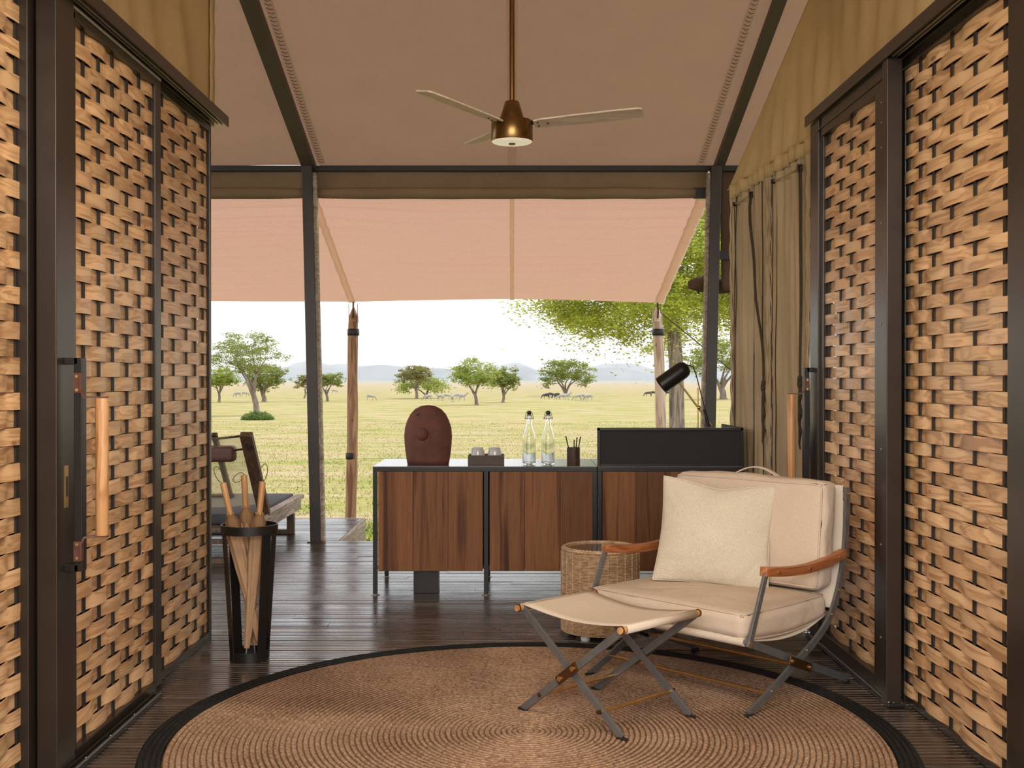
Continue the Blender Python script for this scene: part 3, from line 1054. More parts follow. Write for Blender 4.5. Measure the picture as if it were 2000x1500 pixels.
for a, b in ((-4.3, -1.60), (-1.60, 1.56)):
    MB().grid(vfn(a, b), 40, 6).build('curtain_band', VALANCE, val, smooth='all', solid=0.004)
    m = MB()
    n = 24
    pts, rr = [], []
    for i in range(n + 1):
        x = lerp(a, b - (0.11 if a > -2 else 0), i / n)
        pts.append((x, -0.03, 2.752 + 0.006 * mnoise.noise(Vector((x * 3, 1, 0)))))
        e = min(i, n - i) / n
        rr.append(0.046 * (0.80 + 0.2 * min(1, e * 9)))
    m.tube(pts, rr, 12)
    m.build('rolled_edge', VALANCE, val, smooth='all')
MB().cbox((1.50, -0.01, 2.755), (0.105, 0.05, 0.085)).build('roll_bracket', BLACK, val, bevel=0.003)
sf = thing('side_flap', 'dark brown canvas flap with a tied roll hanging beside the right tent post', 'flap')
MB().grid(lambda u, v: (lerp(1.66, 3.6, u), 8.872 + 0.03 * math.sin(u * 40 + v * 5) * v, lerp(2.95, 1.98, v)), 60, 16).build('cloth', FLAP, sf, smooth='all', solid=0.004)
roll = MB()
pts = [(1.415 + 0.08 * i, 8.95, 2.035 + 0.008 * math.sin(i * 1.3)) for i in range(28)]
roll.tube(pts, [0.030, 0.064] + [0.066 + 0.006 * math.sin(i * 2.1) for i in range(26)], 14)
roll_o = roll.build('roll', FLAP, sf, smooth='all')
for i in (0.10, 0.19):
    m = MB()
    m.tube([(1.415 + i + 0.02 * math.sin(a), 8.95 + 0.072 * math.cos(a), 2.037 + 0.072 * math.sin(a)) for a in [2 * PI * k / 16 for k in range(17)]], 0.006, 6)
    m.build('tie_cord', ROPE, roll_o, smooth=True)
MB().cbox((2.6, 8.835, 2.26), (1.95, 0.03, 0.07)).build('rail', BLACK, sf)

# awning
AY0, AZ0, AY1, AZ1 = 8.95, 2.76, 11.72, 2.085


def awn(u, v):
    X = lerp(-6.0, 1.60, u)
    Y = lerp(AY0, AY1, v)
    z = lerp(AZ0, AZ1, v)
    ax = [-6.0, -1.68, 1.60]
    for a, b in zip(ax[:-1], ax[1:]):
        if a <= X <= b:
            t = (X - a) / (b - a)
            s = math.sin(PI * t)
            z += 0.035 * s * v * (1.0 if a > -2 else 0.6) - 0.05 * s * math.sin(PI * v)
            Y -= 0.05 * s * v
    z += 0.014 * mnoise.noise(Vector((X * 0.6, Y * 5, 0))) + 0.017 * math.sin(Y * 30 + 3.0 * mnoise.noise(Vector((X * 0.8, Y * 1.3, 4)))) * max(0, mnoise.noise(Vector((X * 0.55, Y * 0.9, 8))) + 0.25)
    return (X, Y, z)


aw = thing('awning', 'salmon coloured canvas awning stretched out to the timber poles', 'awning')
MB().grid(awn, 110, 200).build('cloth', AWN, aw, smooth='all')


def seam_on_awning(X0, X1, w, mat, name):
    def fn(u, v):
        x = lerp(X0, X1, v) + lerp(-w, w, u)
        p = awn((x + 6.0) / 7.6, v)
        return (p[0], p[1], p[2] - 0.008)
    MB().grid(fn, 2, 60).build(name, mat, aw, smooth='all', solid=0.002)


SEAM = canvas('awning_seam_cloth', (0.60, 0.48, 0.36), 0.93, (1.0, 0.97, 0.88), 200, (2, 2, 2), 0.2, 0.06)
seam_on_awning(-1.60, -1.68, 0.035, SEAM, 'corner_web')
seam_on_awning(0.0, 0.0, 0.018, SEAM, 'centre_seam')
seam_on_awning(1.54, 1.545, 0.05, SEAM, 'edge_hem')


def timber_pole(x_top, x_bot, mat, label, cut):
    top = 2.03
    Y = 11.72
    z0 = gz(x_bot, Y)
    p = thing('timber_pole', label, 'pole', (x_bot, Y, z0), 0, 'awning poles')
    H = top - z0
    m = MB()
    n = 20
    pts, rr = [], []
    for i in range(n + 1):
        t = i / n
        pts.append((lerp(0, x_top - x_bot, t) + 0.006 * math.sin(t * 7 + x_bot), 0.004 * math.sin(t * 9), H * t * 0.94))
        rr.append(lerp(0.062, 0.053, t) + 0.002 * math.sin(t * 23))
    m.tube(pts, rr, 16)
    m.build('trunk', mat, p, smooth=40)
    # pointed split top
    dx = x_top - x_bot
    m = MB()
    m.loops([[(dx + r * math.cos(a) * 1.0, r * math.sin(a), H * z) for a in [2 * PI * k / 12 for k in range(12)]] for r, z in ((0.053, 0.94), (0.050, 0.965), (0.028, 0.985), (0.010, 1.0))])
    m.build('pointed_top', mat, p, smooth=40)
    for s in (-1, 1):
        MB().tube([(dx + s * 0.046, -0.03, H * 0.92), (dx + s * 0.047, -0.03, H * 1.015)], 0.004, 6).build('bracket_rod', TRACK, p)
    MB().tube([(dx, -0.055, H * 0.955), (dx + 0.004, -0.06, H * 0.98), (dx, -0.02, H * 1.03)], 0.009, 8).build('lashing', ROPE, p)
    for hz_ in ((1.77,) if cut else (1.77, 0.47)):
        MB().lathe([(0.060, hz_ - 0.035 - z0), (0.063, hz_ - 0.03 - z0), (0.063, hz_ + 0.03 - z0), (0.060, hz_ + 0.035 - z0)], 20, (lerp(0, dx, (hz_ - z0) / H), 0, 0), cap=False).build('steel_band', BLACK, p, smooth=40)
    return p


timber_pole(-1.665, -1.70, POLE_WOOD, 'reddish round timber pole under the left corner of the awning', False)
timber_pole(1.525, 1.63, POLE_PALE, 'pale round timber pole under the right corner of the awning', True)
guy = MB()
guy.tube([(1.56, 11.72, 1.98), (2.9, 12.4, 1.0), (4.1, 13.0, gz(4.1, 13))], 0.006, 6)
tag(guy.build('guy_rope', ROPE), 'thin dark guy rope running down from the pale timber pole', 'rope')


# canvas gables beside the doors
def gable_right(u, v):
    Y = lerp(7.16, 2.0, u)
    z1 = min(2.50 + (7.16 - Y) * 0.455, roof_z(Y) - 0.03)
    X = 1.39 + (1.50 - 1.39) * min(1, (7.16 - Y) / 1.59)
    z = lerp(2.49 if Y > 5.54 else 2.578, z1, v)
    fold = 0.014 * math.sin(Y * 26 + 3 * v) * (1 - v) * math.exp(-max(0, 5.5 - Y)) + 0.026 * mnoise.noise(Vector((Y * 4.5 + 2.4 * v, v * 0.7, 0)))
    return (X + fold * (1 - v ** 3), Y, z)


gr = thing('canvas_gable', 'olive canvas gable above the right woven doors and curtain', 'canvas wall')
MB().grid(gable_right, 150, 24).build('cloth', WALLC, gr, smooth='all', solid=0.003)


def gable_left(u, v):
    Y = lerp(5.56, 2.0, u)
    z = lerp(2.57, min(roof_z(Y) - 0.03, 4.2), v)
    fold = 0.055 * mnoise.noise(Vector(((Y + 0.55 * v) * 3.6, v * 1.0, 5))) * min(1, u * 8)
    return (-1.50 + fold, Y, z)


gl = thing('canvas_gable', 'tan canvas gable with stitched edge above the left woven doors', 'canvas wall')
MB().grid(gable_left, 90, 40).build('cloth', WALLC, gl, smooth='all', solid=0.003)
MB().grid(lambda u, v: (-1.486 + 0.0012 * math.sin(v * 60), lerp(5.565, 5.49, u), lerp(2.56, 3.9, v)), 2, 60).build('stitched_hem', WALLC, gl, smooth='all', solid=0.004)

# curtain panels between the gable and the deck on the right
CA, CB = Vector((1.50, 5.58)), Vector((1.39, 7.16))


def curtain_pt(t, z, off=0.0):
    """t=0 at the door, 1 at the far edge; off towards the room"""
    p = CA.lerp(CB, t)
    return Vector((p.x - off, p.y, z))


def px_to_t(px):
    # where along the curtain a sight line through photo column px lands
    k = (px - 1000) / F_PX
    # 1.50 - 0.11 t = k (5.58 + 1.58 t)
    return (1.50 - k * 5.58) / (k * 1.58 + 0.11)


def curtain(label, pa, pb, seams, seed):
    c = thing('canvas_curtain', label, 'curtain', (0, 0, 0), 0, 'canvas curtains beside the right door')
    ta, tb = px_to_t(pa), px_to_t(pb)

    def fn(u, v):
        t = lerp(ta, tb, u)
        z = lerp(0.015, 2.50, v)
        off = 0.012 * math.sin(u * 19 + seed) * (0.35 + 0.65 * v) + 0.010 * math.sin(u * 41 + seed * 2 + v * 1.5) * v ** 2
        off += 0.011 * mnoise.noise(Vector((u * 5 + v * 2.2, v * 2.6, seed))) + 0.008 * mnoise.noise(Vector((u * 14 - v * 5, v * 4, seed + 4)))
        return curtain_pt(t, z, off)
    MB().grid(fn, 90, 60).build('cloth', CURT, c, smooth='all', solid=0.003)
    for px in seams:
        t = px_to_t(px)
        u = (t - ta) / (tb - ta)
        pts = []
        for k in range(31):
            p = fn(u, k / 31)
            pts.append((p[0] - 0.006, p[1], p[2]))
        m = MB()
        m.tube(pts, 0.0032, 6)
        m.build('seam_cord', ROPE, c, smooth=True)
    # doubled hems at the edges
    for u0, u1 in ((0.0, 0.10), (0.90, 1.0)):
        MB().grid(lambda a, b: Vector(fn(lerp(u0, u1, a), b * 0.985)) + Vector((-0.006 - 0.004 * math.sin(b * 90 + a * 2), 0, 0)), 4, 80).build('hem', CURT, c, smooth='all', solid=0.002)
    MB().grid(lambda a, b: Vector(fn(a, lerp(0.965, 1.0, b))) + Vector((-0.010, 0, 0)), 40, 2).build('head_band', WALLC, c, smooth='all', solid=0.003)
    return c, fn, ta, tb


c1, f1, a1, b1 = curtain('near khaki canvas curtain panel next to the right sliding door, roped', 1588, 1500, (1506, 1519), 1.0)
c2, f2, a2, b2 = curtain('far khaki canvas curtain panel at the open edge, roped', 1503, 1428, (1438, 1472, 1491), 3.0)


def pulley(par, fn, u, v, big, drop, sway, knots):
    p = Vector(fn(u, v)) + Vector((-0.025, 0, 0))
    r = 0.022 if big else 0.014
    m = MB()
    m.lathe([(r * 0.5, -0.012), (r, -0.010), (r * 0.8, 0.0), (r, 0.010), (r * 0.5, 0.012)], 14)
    o = m.build('pulley', BLACK, par, smooth=40, loc=p)
    o.rotation_euler = (0, PI / 2, 0)
    MB().tube([p + Vector((0, 0, 0.06)), p + Vector((0.006, 0.008, 0.03)), p], 0.0035, 6).build('pulley_hook', TRACK, par)
    pts = [p + Vector((0, 0.008, 0))]
    n = 14
    for k in range(1, n + 1):
        t = k / n
        q = Vector(fn(min(1, max(0, u + sway * t)), v + (drop - v) * t)) + Vector((-0.028, 0, 0))
        pts.append(q)
    m = MB()
    m.tube(pts, 0.0060 if big else 0.003, 7)
    if big:
        m.tube([q + Vector((0.002, -0.022 * (1 - i / n) - 0.003, 0)) for i, q in enumerate(pts)], 0.0045, 6)
    m.build('hoist_rope', ROPE, par, smooth=True)
    if knots:
        e = pts[-1]
        m = MB()
        for k in range(3):
            m.ball(e + Vector((0, 0.005 * math.sin(k * 2), -0.015 * k)), (0.013, 0.013, 0.016), 8, 6)
        kk = [e + Vector((0.0, 0.011 * math.sin(k * 1.9), -0.03 * k)) for k in range(13)]
        m.tube(kk, [0.012, 0.013, 0.009, 0.012, 0.008, 0.011, 0.013, 0.009, 0.007, 0.010, 0.007, 0.006, 0.004], 7)
        m.build('rope_tail', ROPE, par, smooth=True)
    return p


def u_of(px, ta, tb):
    return (px_to_t(px) - ta) / (tb - ta)


p1 = pulley(c1, f1, u_of(1566, a1, b1), 0.945, True, 0.51, -0.06, True)
p2 = pulley(c1, f1, u_of(1520, a1, b1), 0.945, False, 0.02, 0.0, False)
p3 = pulley(c2, f2, u_of(1475, a2, b2), 0.945, True, 0.50, -0.30, True)
p4 = pulley(c2, f2, u_of(1443, a2, b2), 0.945, False, 0.02, 0.0, False)
for par, q, s in ((c1, p1, p2), (c2, p3, p4)):
    MB().tube([q, q.lerp(s, 0.5) + Vector((-0.004, 0, -0.006)), s], 0.0035, 6).build('head_cord', TAN_ROPE, par)

# ------------------------------------------------------------------ ceiling fan
FY, FZ = 5.27, 2.462
fan = thing('ceiling_fan', 'bronze three bladed ceiling fan with round light hanging from the ridge', 'fan', (0, FY, FZ))
MB().lathe([(0.0, -0.062), (0.096, -0.062), (0.098, -0.058), (0.098, 0.030), (0.094, 0.036), (0.0, 0.036)], 40, cap=False).build('motor_housing', BRONZE, fan, smooth=40)
MB().lathe([(0.0, -0.071), (0.05, -0.070), (0.090, -0.066), (0.096, -0.062)], 40, cap=False).build('light_lens', LAMP_LENS, fan, smooth=40)
MB().lathe([(0.0, -0.077), (0.015, -0.076), (0.017, -0.070), (0.0, -0.069)], 14, cap=False).build('lens_stud', PLATE, fan, smooth=40)
MB().lathe([(0.058, 0.034), (0.056, 0.05), (0.034, 0.125), (0.028, 0.129), (0.014, 0.130)], 32).build('hub_cone', BRONZE, fan, smooth=40)
MB().lathe([(0.0125, 0.125), (0.0125, roof_z(FY) - FZ - 0.02)], 16).build('down_rod', BRONZE, fan, smooth=40)
MB().lathe([(0.012, roof_z(FY) - FZ - 0.14), (0.06, roof_z(FY) - FZ - 0.05), (0.065, roof_z(FY) - FZ - 0.035)], 20).build('ceiling_cup', BRONZE, fan, smooth=40)
for k, deg in enumerate((-9, 110, 231)):
    a = math.radians(deg)
    m = MB()
    prof = [(0.105, 0.034), (0.14, 0.045), (0.30, 0.052), (0.50, 0.054), (0.595, 0.050), (0.615, 0.040)]
    top, bot = [], []
    Mr = Matrix.Rotation(a, 4, 'Z') @ Matrix.Rotation(math.radians(-4.0), 4, 'Y') @ Matrix.Rotation(math.radians(-11), 4, 'X')
    rings = []
    for r, w in prof:
        rings.append([Mr @ Vector(q) for q in ((r, -w, 0.004), (r, w, 0.004), (r, w, -0.004), (r, -w, -0.004))])
    m.loops(rings)
    b = m.build('blade', BLADE, fan, bevel=0.002, loc=(0, 0, 0.012))
    for (r, w) in ((0.125, 0.02), (0.125, -0.02), (0.17, 0.0)):
        q0, q1 = Mr @ Vector((r, w, -0.004)), Mr @ Vector((r, w, -0.008))
        MB().tube([q0, q1], 0.005, 8).build('screw', PLATE, b)
    m = MB()
    m.loops([[Mr @ Vector(q) for q in ((r, -0.018, 0.010), (r, 0.018, 0.010), (r, 0.018, 0.004), (r, -0.018, 0.004))] for r in (0.06, 0.19)])
    m.build('blade_iron', PLATE, fan, loc=(0, 0, 0.012))

# ------------------------------------------------------------------ cabinets
CY0, CY1, CT = 6.59, 7.22, 0.762


def cab_x(px):
    return (px - 1000) / F_PX * CY0


def cabinet(label, x0, x1, dividers, boards, screen):
    c = thing('sideboard', label, 'cabinet', ((x0 + x1) / 2, CY0, 0))
    cx = (x0 + x1) / 2
    x0, x1 = x0 - cx, x1 - cx
    D = CY1 - CY0
    T = 0.026
    xs_ = [x0] + [d - cx for d in dividers] + [x1 - T]
    fr = MB()
    fr.box((x0, 0, CT - 0.030), (x1, T, CT - 0.004))
    fr.box((x0, D - T, CT - 0.030), (x1, D, CT - 0.004))
    fr.box((x0, T, CT - 0.030), (x0 + T, D - T, CT - 0.004))
    fr.box((x1 - T, T, CT - 0.030), (x1, D - T, CT - 0.004))
    fr.build('frame', BLACK, c, bevel=0.0015)
    MB().box((x0, 0, CT - 0.004), (x1, D, CT)).build('top', TOP, c)
    for xx in xs_:
        for yy in (0, D - T):
            lg = MB().box((xx, yy, 0.008), (xx + T, yy + T, CT - 0.030)).build('leg', BLACK, c, bevel=0.0015)
            fr_ = 0.0135 if (xx == xs_[0] and screen) or (xx == xs_[-1] and not screen) else 0.026
            MB().lathe([(fr_, 0.0), (fr_, 0.003), (0.012, 0.006), (0.008, 0.010)], 16, (xx + T / 2, yy + T / 2, 0)).build('foot', TRACK, lg, smooth=40)
    MB().box((x0 + T, 0.03, 0.151), (x1 - T, 0.039, 0.170)).build('lower_rail', BLACK, c)
    # body behind the doors
    MB().box((x0 + T + 0.004, 0.040, 0.150), (x1 - T - 0.004, D - 0.03, 0.165)).build('floor_panel', DARK_WOOD, c)
    MB().box((x0 + T + 0.004, D - 0.04, 0.165), (x1 - T - 0.004, D - 0.03, CT - 0.032)).build('back_panel', DARK_WOOD, c)
    for xe in (x0 + T + 0.004, x1 - T - 0.016):
        MB().box((xe, 0.04, 0.165), (xe + 0.012, D - 0.04, CT - 0.032)).build('side_panel', DARK_WOOD, c)
    for bl in boards:
        d = thing('door', None, None, (0, 0, 0))
        d.parent = c
        for pa, pb in zip(bl[:-1], bl[1:]):
            a, b = cab_x(pa) - cx, cab_x(pb) - cx
            o = MB().box((a + 0.0006 - (a + b) / 2, 0, 0.0), (b - 0.0006 - (a + b) / 2, 0.019, 0.588)).build('board', DOOR_WOOD, d, bevel=0.0012, loc=((a + b) / 2, 0.004 + rnd.uniform(0, 0.0015), 0.143))
    if screen:
        zt = 0.99
        s = MB().box((x0 + 0.016, 0.012, CT), (x1 - 0.016, 0.030, zt - 0.016)).build('counter_screen', SCREEN, c)
        fr = MB()
        fr.box((x0, 0.0, CT), (x0 + 0.016, 0.036, zt))
        fr.box((x1 - 0.016, 0.0, CT), (x1, 0.036, zt))
        fr.box((x0, 0.0, zt - 0.016), (x1, 0.036, zt))
        fr.box((x0 + 0.016, 0.0, CT), (x1 - 0.016, 0.036, CT + 0.014))
        fr.build('screen_frame', BLACK, s, bevel=0.0015)
        MB().box((x1 - 0.014, 0.036, CT), (x1, D - 0.01, zt)).build('screen_side', SCREEN, c, bevel=0.0015)
    return c


sb1 = cabinet('long double door sideboard of reddish hardwood with bottles on its slate top', cab_x(728), cab_x(1166), [cab_x(945)],
              [(738, 806, 875, 943), (956, 1025, 1094, 1164)], False)
sb2 = cabinet('right sideboard of reddish hardwood with raised black counter screen', cab_x(1167), cab_x(1452), [],
              [(1177, 1243, 1310, 1377, 1442)], True)
MB().box((cab_x(806) - cab_x(947), 0.05, 0.0), (cab_x(855) - cab_x(947), 0.17, 0.150)).build('cable_column', BLACK, sb1, bevel=0.003)

# clay head sculpture: a flattened egg with a knob
sc = thing('clay_sculpture', 'reddish brown egg shaped clay sculpture with one round knob on sideboard', 'sculpture', (-0.508, 6.75, CT))
m = MB()
prof = [(0.125, 0.0), (0.130, 0.03), (0.138, 0.08), (0.144, 0.13), (0.145, 0.17), (0.140, 0.22), (0.128, 0.265), (0.108, 0.305), (0.080, 0.335), (0.045, 0.353), (0.012, 0.359)]
rings = []
for r, z in prof:
    ring = []
    for k in range(48):
        a = 2 * PI * k / 48
        rr = r * (1 + 0.018 * mnoise.noise(Vector((math.cos(a) * 2, math.sin(a) * 2, z * 12))))
        ring.append((rr * math.cos(a), 0.42 * rr * math.sin(a), z))
    rings.append(ring)
m.loops(rings)
m.build('body', CLAY, sc, smooth='all')
MB().ball((-0.028, -0.050, 0.185), (0.036, 0.034, 0.040), 20, 12).build('knob', CLAY, sc, smooth='all')
for xx in (-0.06, 0.045):
    MB().ball((xx, -0.043, 0.305), (0.012, 0.006, 0.007), 10, 6).build('dimple', DARK_WOOD, sc, smooth='all')

# tray with two glasses
tx = (949.5 - 1000) / F_PX * 6.68
tray = thing('serving_tray', 'small dark leather tray holding two upturned glasses on sideboard', 'tray', (tx, 6.72, CT))
W2, D2, H2 = 0.108, 0.085, 0.062
tm = MB()
tm.box((-W2, -D2, 0), (W2, D2, 0.006))
tm.build('base', TRAY, tray)
sm = MB()
for a, b in (((-W2, -D2, 0.006), (W2, -D2 + 0.006, H2)), ((-W2, D2 - 0.006, 0.006), (W2, D2, H2)), ((-W2, -D2 + 0.006, 0.006), (-W2 + 0.006, D2 - 0.006, H2)), ((W2 - 0.006, -D2 + 0.006, 0.006), (W2, D2 - 0.006, H2))):
    sm.box(a, b)
sm.build('rim', TRAY, tray, bevel=0.0015)
for s, lab in ((-1, 'clear drinking glass upside down in the tray, nearer the clay sculpture'), (1, 'clear drinking glass upside down in the tray, nearer the bottles')):
    g = MB()
    g.lathe([(0.040, 0.0), (0.0425, 0.0), (0.043, 0.03), (0.041, 0.075), (0.034, 0.097), (0.022, 0.101), (0.001, 0.101)], 28, cap=False)
    g.lathe([(0.040, 0.0), (0.0405, 0.03), (0.0385, 0.072), (0.030, 0.088), (0.001, 0.090)], 28, cap=False)
    o = g.build('tumbler', TUMBLER, None, smooth='all', loc=(tx + s * 0.051, 6.71, CT + 0.0065))
    tag(o, lab, 'glass', 'upturned glasses in the tray')


# swing-top bottles
def bottle(px, label):
    x = (px - 1000) / F_PX * 6.72
    b = thing('glass_bottle', label, 'bottle', (x, 6.72, CT + 0.0005), 0, 'swing top bottles on the sideboard')
    outp = [(0.001, 0.004), (0.030, 0.0), (0.0385, 0.004), (0.040, 0.010), (0.040, 0.013), (0.040, 0.150), (0.040, 0.156), (0.0375, 0.175), (0.027, 0.205), (0.0185, 0.235), (0.0150, 0.262), (0.0140, 0.285), (0.0165, 0.288), (0.0165, 0.300), (0.0135, 0.303)]
    inp = [(0.0105, 0.303), (0.0110, 0.285), (0.0120, 0.262), (0.0155, 0.235), (0.0248, 0.205), (0.0352, 0.175), (0.0377, 0.156), (0.0377, 0.150), (0.0377, 0.013), (0.0370, 0.010), (0.001, 0.008)]
    MB().lathe(outp + inp, 32, cap=False).build('body', GLASS, b, smooth='all')
    MB().lathe([(0.0, 0.304), (0.012, 0.304), (0.0135, 0.308), (0.0135, 0.318), (0.010, 0.325), (0.0, 0.326)], 18, cap=False).build('stopper', BLACK, b, smooth=40)
    wm = MB()
    for s in (-1, 1):
        wm.tube([(0.0, 0, 0.320), (s * 0.016, 0, 0.318), (s * 0.022, -0.002, 0.300), (s * 0.026, -0.004, 0.276)], 0.0018, 6)
        wm.tube([(s * 0.026, -0.004, 0.276), (s * 0.014, -0.018, 0.278), (0, -0.022, 0.278)], 0.0018, 6)
        wm.tube([(s * 0.026, -0.004, 0.276), (s * 0.016, 0.0, 0.290)], 0.0018, 6)
    wm.build('wire_bail', STEEL, b, smooth=True)
    mk = MB()
    z = 0.060
    for k in range(8):
        hgt = 0.007
        mk.box((-0.017, -0.0386, z), (-0.012 + 0.004 * (k % 2), -0.0380, z + 0.002))
        mk.box((-0.017, -0.0386, z), (-0.0145, -0.0380, z + hgt))
        if k % 3 == 0:
            mk.box((-0.010, -0.0392, z + 0.002), (-0.0075, -0.0386, z + hgt))
        z += 0.0105
    mk.build('worn_print', MARK, b)
    return b


bottle(1033.5, 'clear swing top glass bottle on sideboard, nearer the tray')
bottle(1070.5, 'clear swing top glass bottle on sideboard, nearer the pencil cup')

cup = thing('pencil_cup', 'dark brown leather pencil cup on the slate sideboard top', 'cup', ((1120 - 1000) / F_PX * 6.70, 6.70, CT))
MB().lathe([(0.0, 0.0), (0.039, 0.0), (0.040, 0.004), (0.0395, 0.106), (0.036, 0.106), (0.036, 0.006), (0.0, 0.006)], 28, cap=False).build('body', TRAY, cup, smooth=40)
for (dx0, dx1, hh, lab) in ((-0.012, -0.046, 0.166, 'dark pencil leaning left in the cup'), (0.004, 0.004, 0.145, 'short dark pencil standing upright in the middle of the cup'), (0.012, 0.022, 0.160, 'dark pencil leaning slightly right in the cup, second from right'), (0.020, 0.042, 0.164, 'dark pencil leaning furthest right in the cup')):
    bx = (1120 - 1000) / F_PX * 6.70
    yo = random.uniform(-0.012, 0.012)
    p = thing('pencil', lab, 'pencil', (bx + dx0 * 0.6, 6.70 + yo, CT + 0.0075), 0, 'pencils in the cup')
    MB().tube([(0, 0, 0), ((dx1 - dx0 * 0.6) * 0.96, 0, hh * 0.95)], 0.0038, 6).build('shaft', BLACK, p)
    MB().tube([((dx1 - dx0 * 0.6) * 0.96, 0, hh * 0.95), ((dx1 - dx0 * 0.6), 0, hh)], 0.0042, 6).build('cap', RUBBER, p)

# desk lamp
LY = 6.86


def lp(px, py):
    return at_depth(px, py, LY)


lamp = thing('desk_lamp', 'black adjustable desk lamp with brass arm behind the counter screen', 'lamp', (0, 0, 0))
bx = lp(1382, 832)
MB().lathe([(0.0, 0.0), (0.075, 0.0), (0.075, 0.014), (0.07, 0.018), (0.0, 0.018)], 28, (lp(1363, 832).x + 0.02, LY, CT + 0.0003), cap=False).build('base', BLACK, lamp, smooth=40)
MB().tube([(lp(1363, 832).x, LY, CT + 0.015), lp(1363, 757)], 0.005, 10).build('upright_rod', BRASS, lamp, smooth=40)
MB().tube([lp(1322, 741), lp(1391, 833)], 0.006, 10).build('arm', BRASS, lamp, smooth=40)
m = MB().ball(lp(1365, 796), 0.013, 12, 8)
m.build('joint', BRASS, lamp, smooth='all')
MB().tube([lp(1384, 833), lp(1376, 799)], 0.011, 12).build('counterweight', BLACK, lamp, smooth=40)
ax0, ax1 = lp(1290.5, 753), lp(1344, 715)
d = (ax1 - ax0)
Ls = d.length
d.normalize()
q = Vector((0, 0, 1)).rotation_difference(d)
m = MB()
prof = [(0.0505, 0.0), (0.054, 0.0), (0.054, Ls - 0.05), (0.050, Ls - 0.028), (0.040, Ls - 0.012), (0.024, Ls - 0.003), (0.001, Ls), (0.001, Ls - 0.004), (0.034, Ls - 0.016), (0.0505, Ls - 0.05), (0.0505, 0.0)]
m.lathe(prof, 36, cap=False)
sh = m.build('shade', BLACK, lamp, smooth=40, loc=ax0)
sh.rotation_mode = 'QUATERNION'
sh.rotation_quaternion = q
m = MB().ball((0, 0, Ls * 0.5), (0.028, 0.028, 0.034), 14, 10)
m.build('bulb', LAMP_LENS if False else PLASTIC, sh, smooth='all')
MB().tube([lp(1341, 713), lp(1349, 714), lp(1354, 717), lp(1360, 733), lp(1366, 757), lp(1373, 783), lp(1377, 800)], 0.0035, 8).build('cable', BLACK, lamp, smooth=True)

# ------------------------------------------------------------------ rug
RC = Vector((0.06, 4.01, 0.0))
rug = thing('round_rug', 'large round coiled jute rug with black braided border', 'rug', RC)


def ring_profile(r0, r1, p, h):
    n = int(round((r1 - r0) / p))
    pr = []
    for k in range(n):
        a = r0 + (r1 - r0) * k / n
        b = r0 + (r1 - r0) * (k + 1) / n
        pr += [(max(0.001, a + 0.0008), h * 0.52), (lerp(a, b, 0.28), h * 0.95), (lerp(a, b, 0.72), h * 0.95)]
    pr.append((r1, 0.0))
    return pr


rg = random.Random(5)
wob = [rg.uniform(0, 6.28) for _ in range(6)]


def rug_mesh(r0, r1, h, n=200):
    m = MB()
    prof = ring_profile(r0, r1, RUG_P, h)
    rings = []
    for r, z in prof:
        ring = []
        for k in range(n):
            a = 2 * PI * k / n
            w = 1 + 0.004 * math.sin(3 * a + wob[0]) + 0.0025 * math.sin(7 * a + wob[1])
            ring.append((r * w * math.cos(a), r * w * math.sin(a), z + (0.0008 * mnoise.noise(Vector((math.cos(a) * r * 30, math.sin(a) * r * 30, 0))) if z > 0 else 0)))
        rings.append(ring)
    m.loops(rings, cap=False)
    return m


rug_mesh(0.0, RUG_R, 0.014).build('jute_coil', JUTE, rug, smooth='all')
rug_mesh(RUG_R + 0.001, RUG_R + 0.083, 0.016).build('border', JUTE_BLACK, rug, smooth='all')

# ------------------------------------------------------------------ lounge chair (armchair)
ch = thing('armchair', 'campaign armchair with cream linen cushions and gunmetal folding frame on rug', 'armchair', (0.6085, 4.472, 0.0), math.atan2(-0.724, 0.689))
S = 0.405


def cr(pts, n=6):
    """Catmull-Rom through 2-D/3-D points"""
    pts = [Vector(p) for p in pts]
    P = [pts[0] * 2 - pts[1]] + pts + [pts[-1] * 2 - pts[-2]]
    out = []
    for i in range(1, len(P) - 2):
        for k in range(n):
            t = k / n
            a, b, c, d_ = P[i - 1], P[i], P[i + 1], P[i + 2]
            out.append(0.5 * ((2 * b) + (c - a) * t + (2 * a - 5 * b + 4 * c - d_) * t * t + (3 * b - a - 3 * c + d_) * t ** 3))
    out.append(pts[-1])
    return out


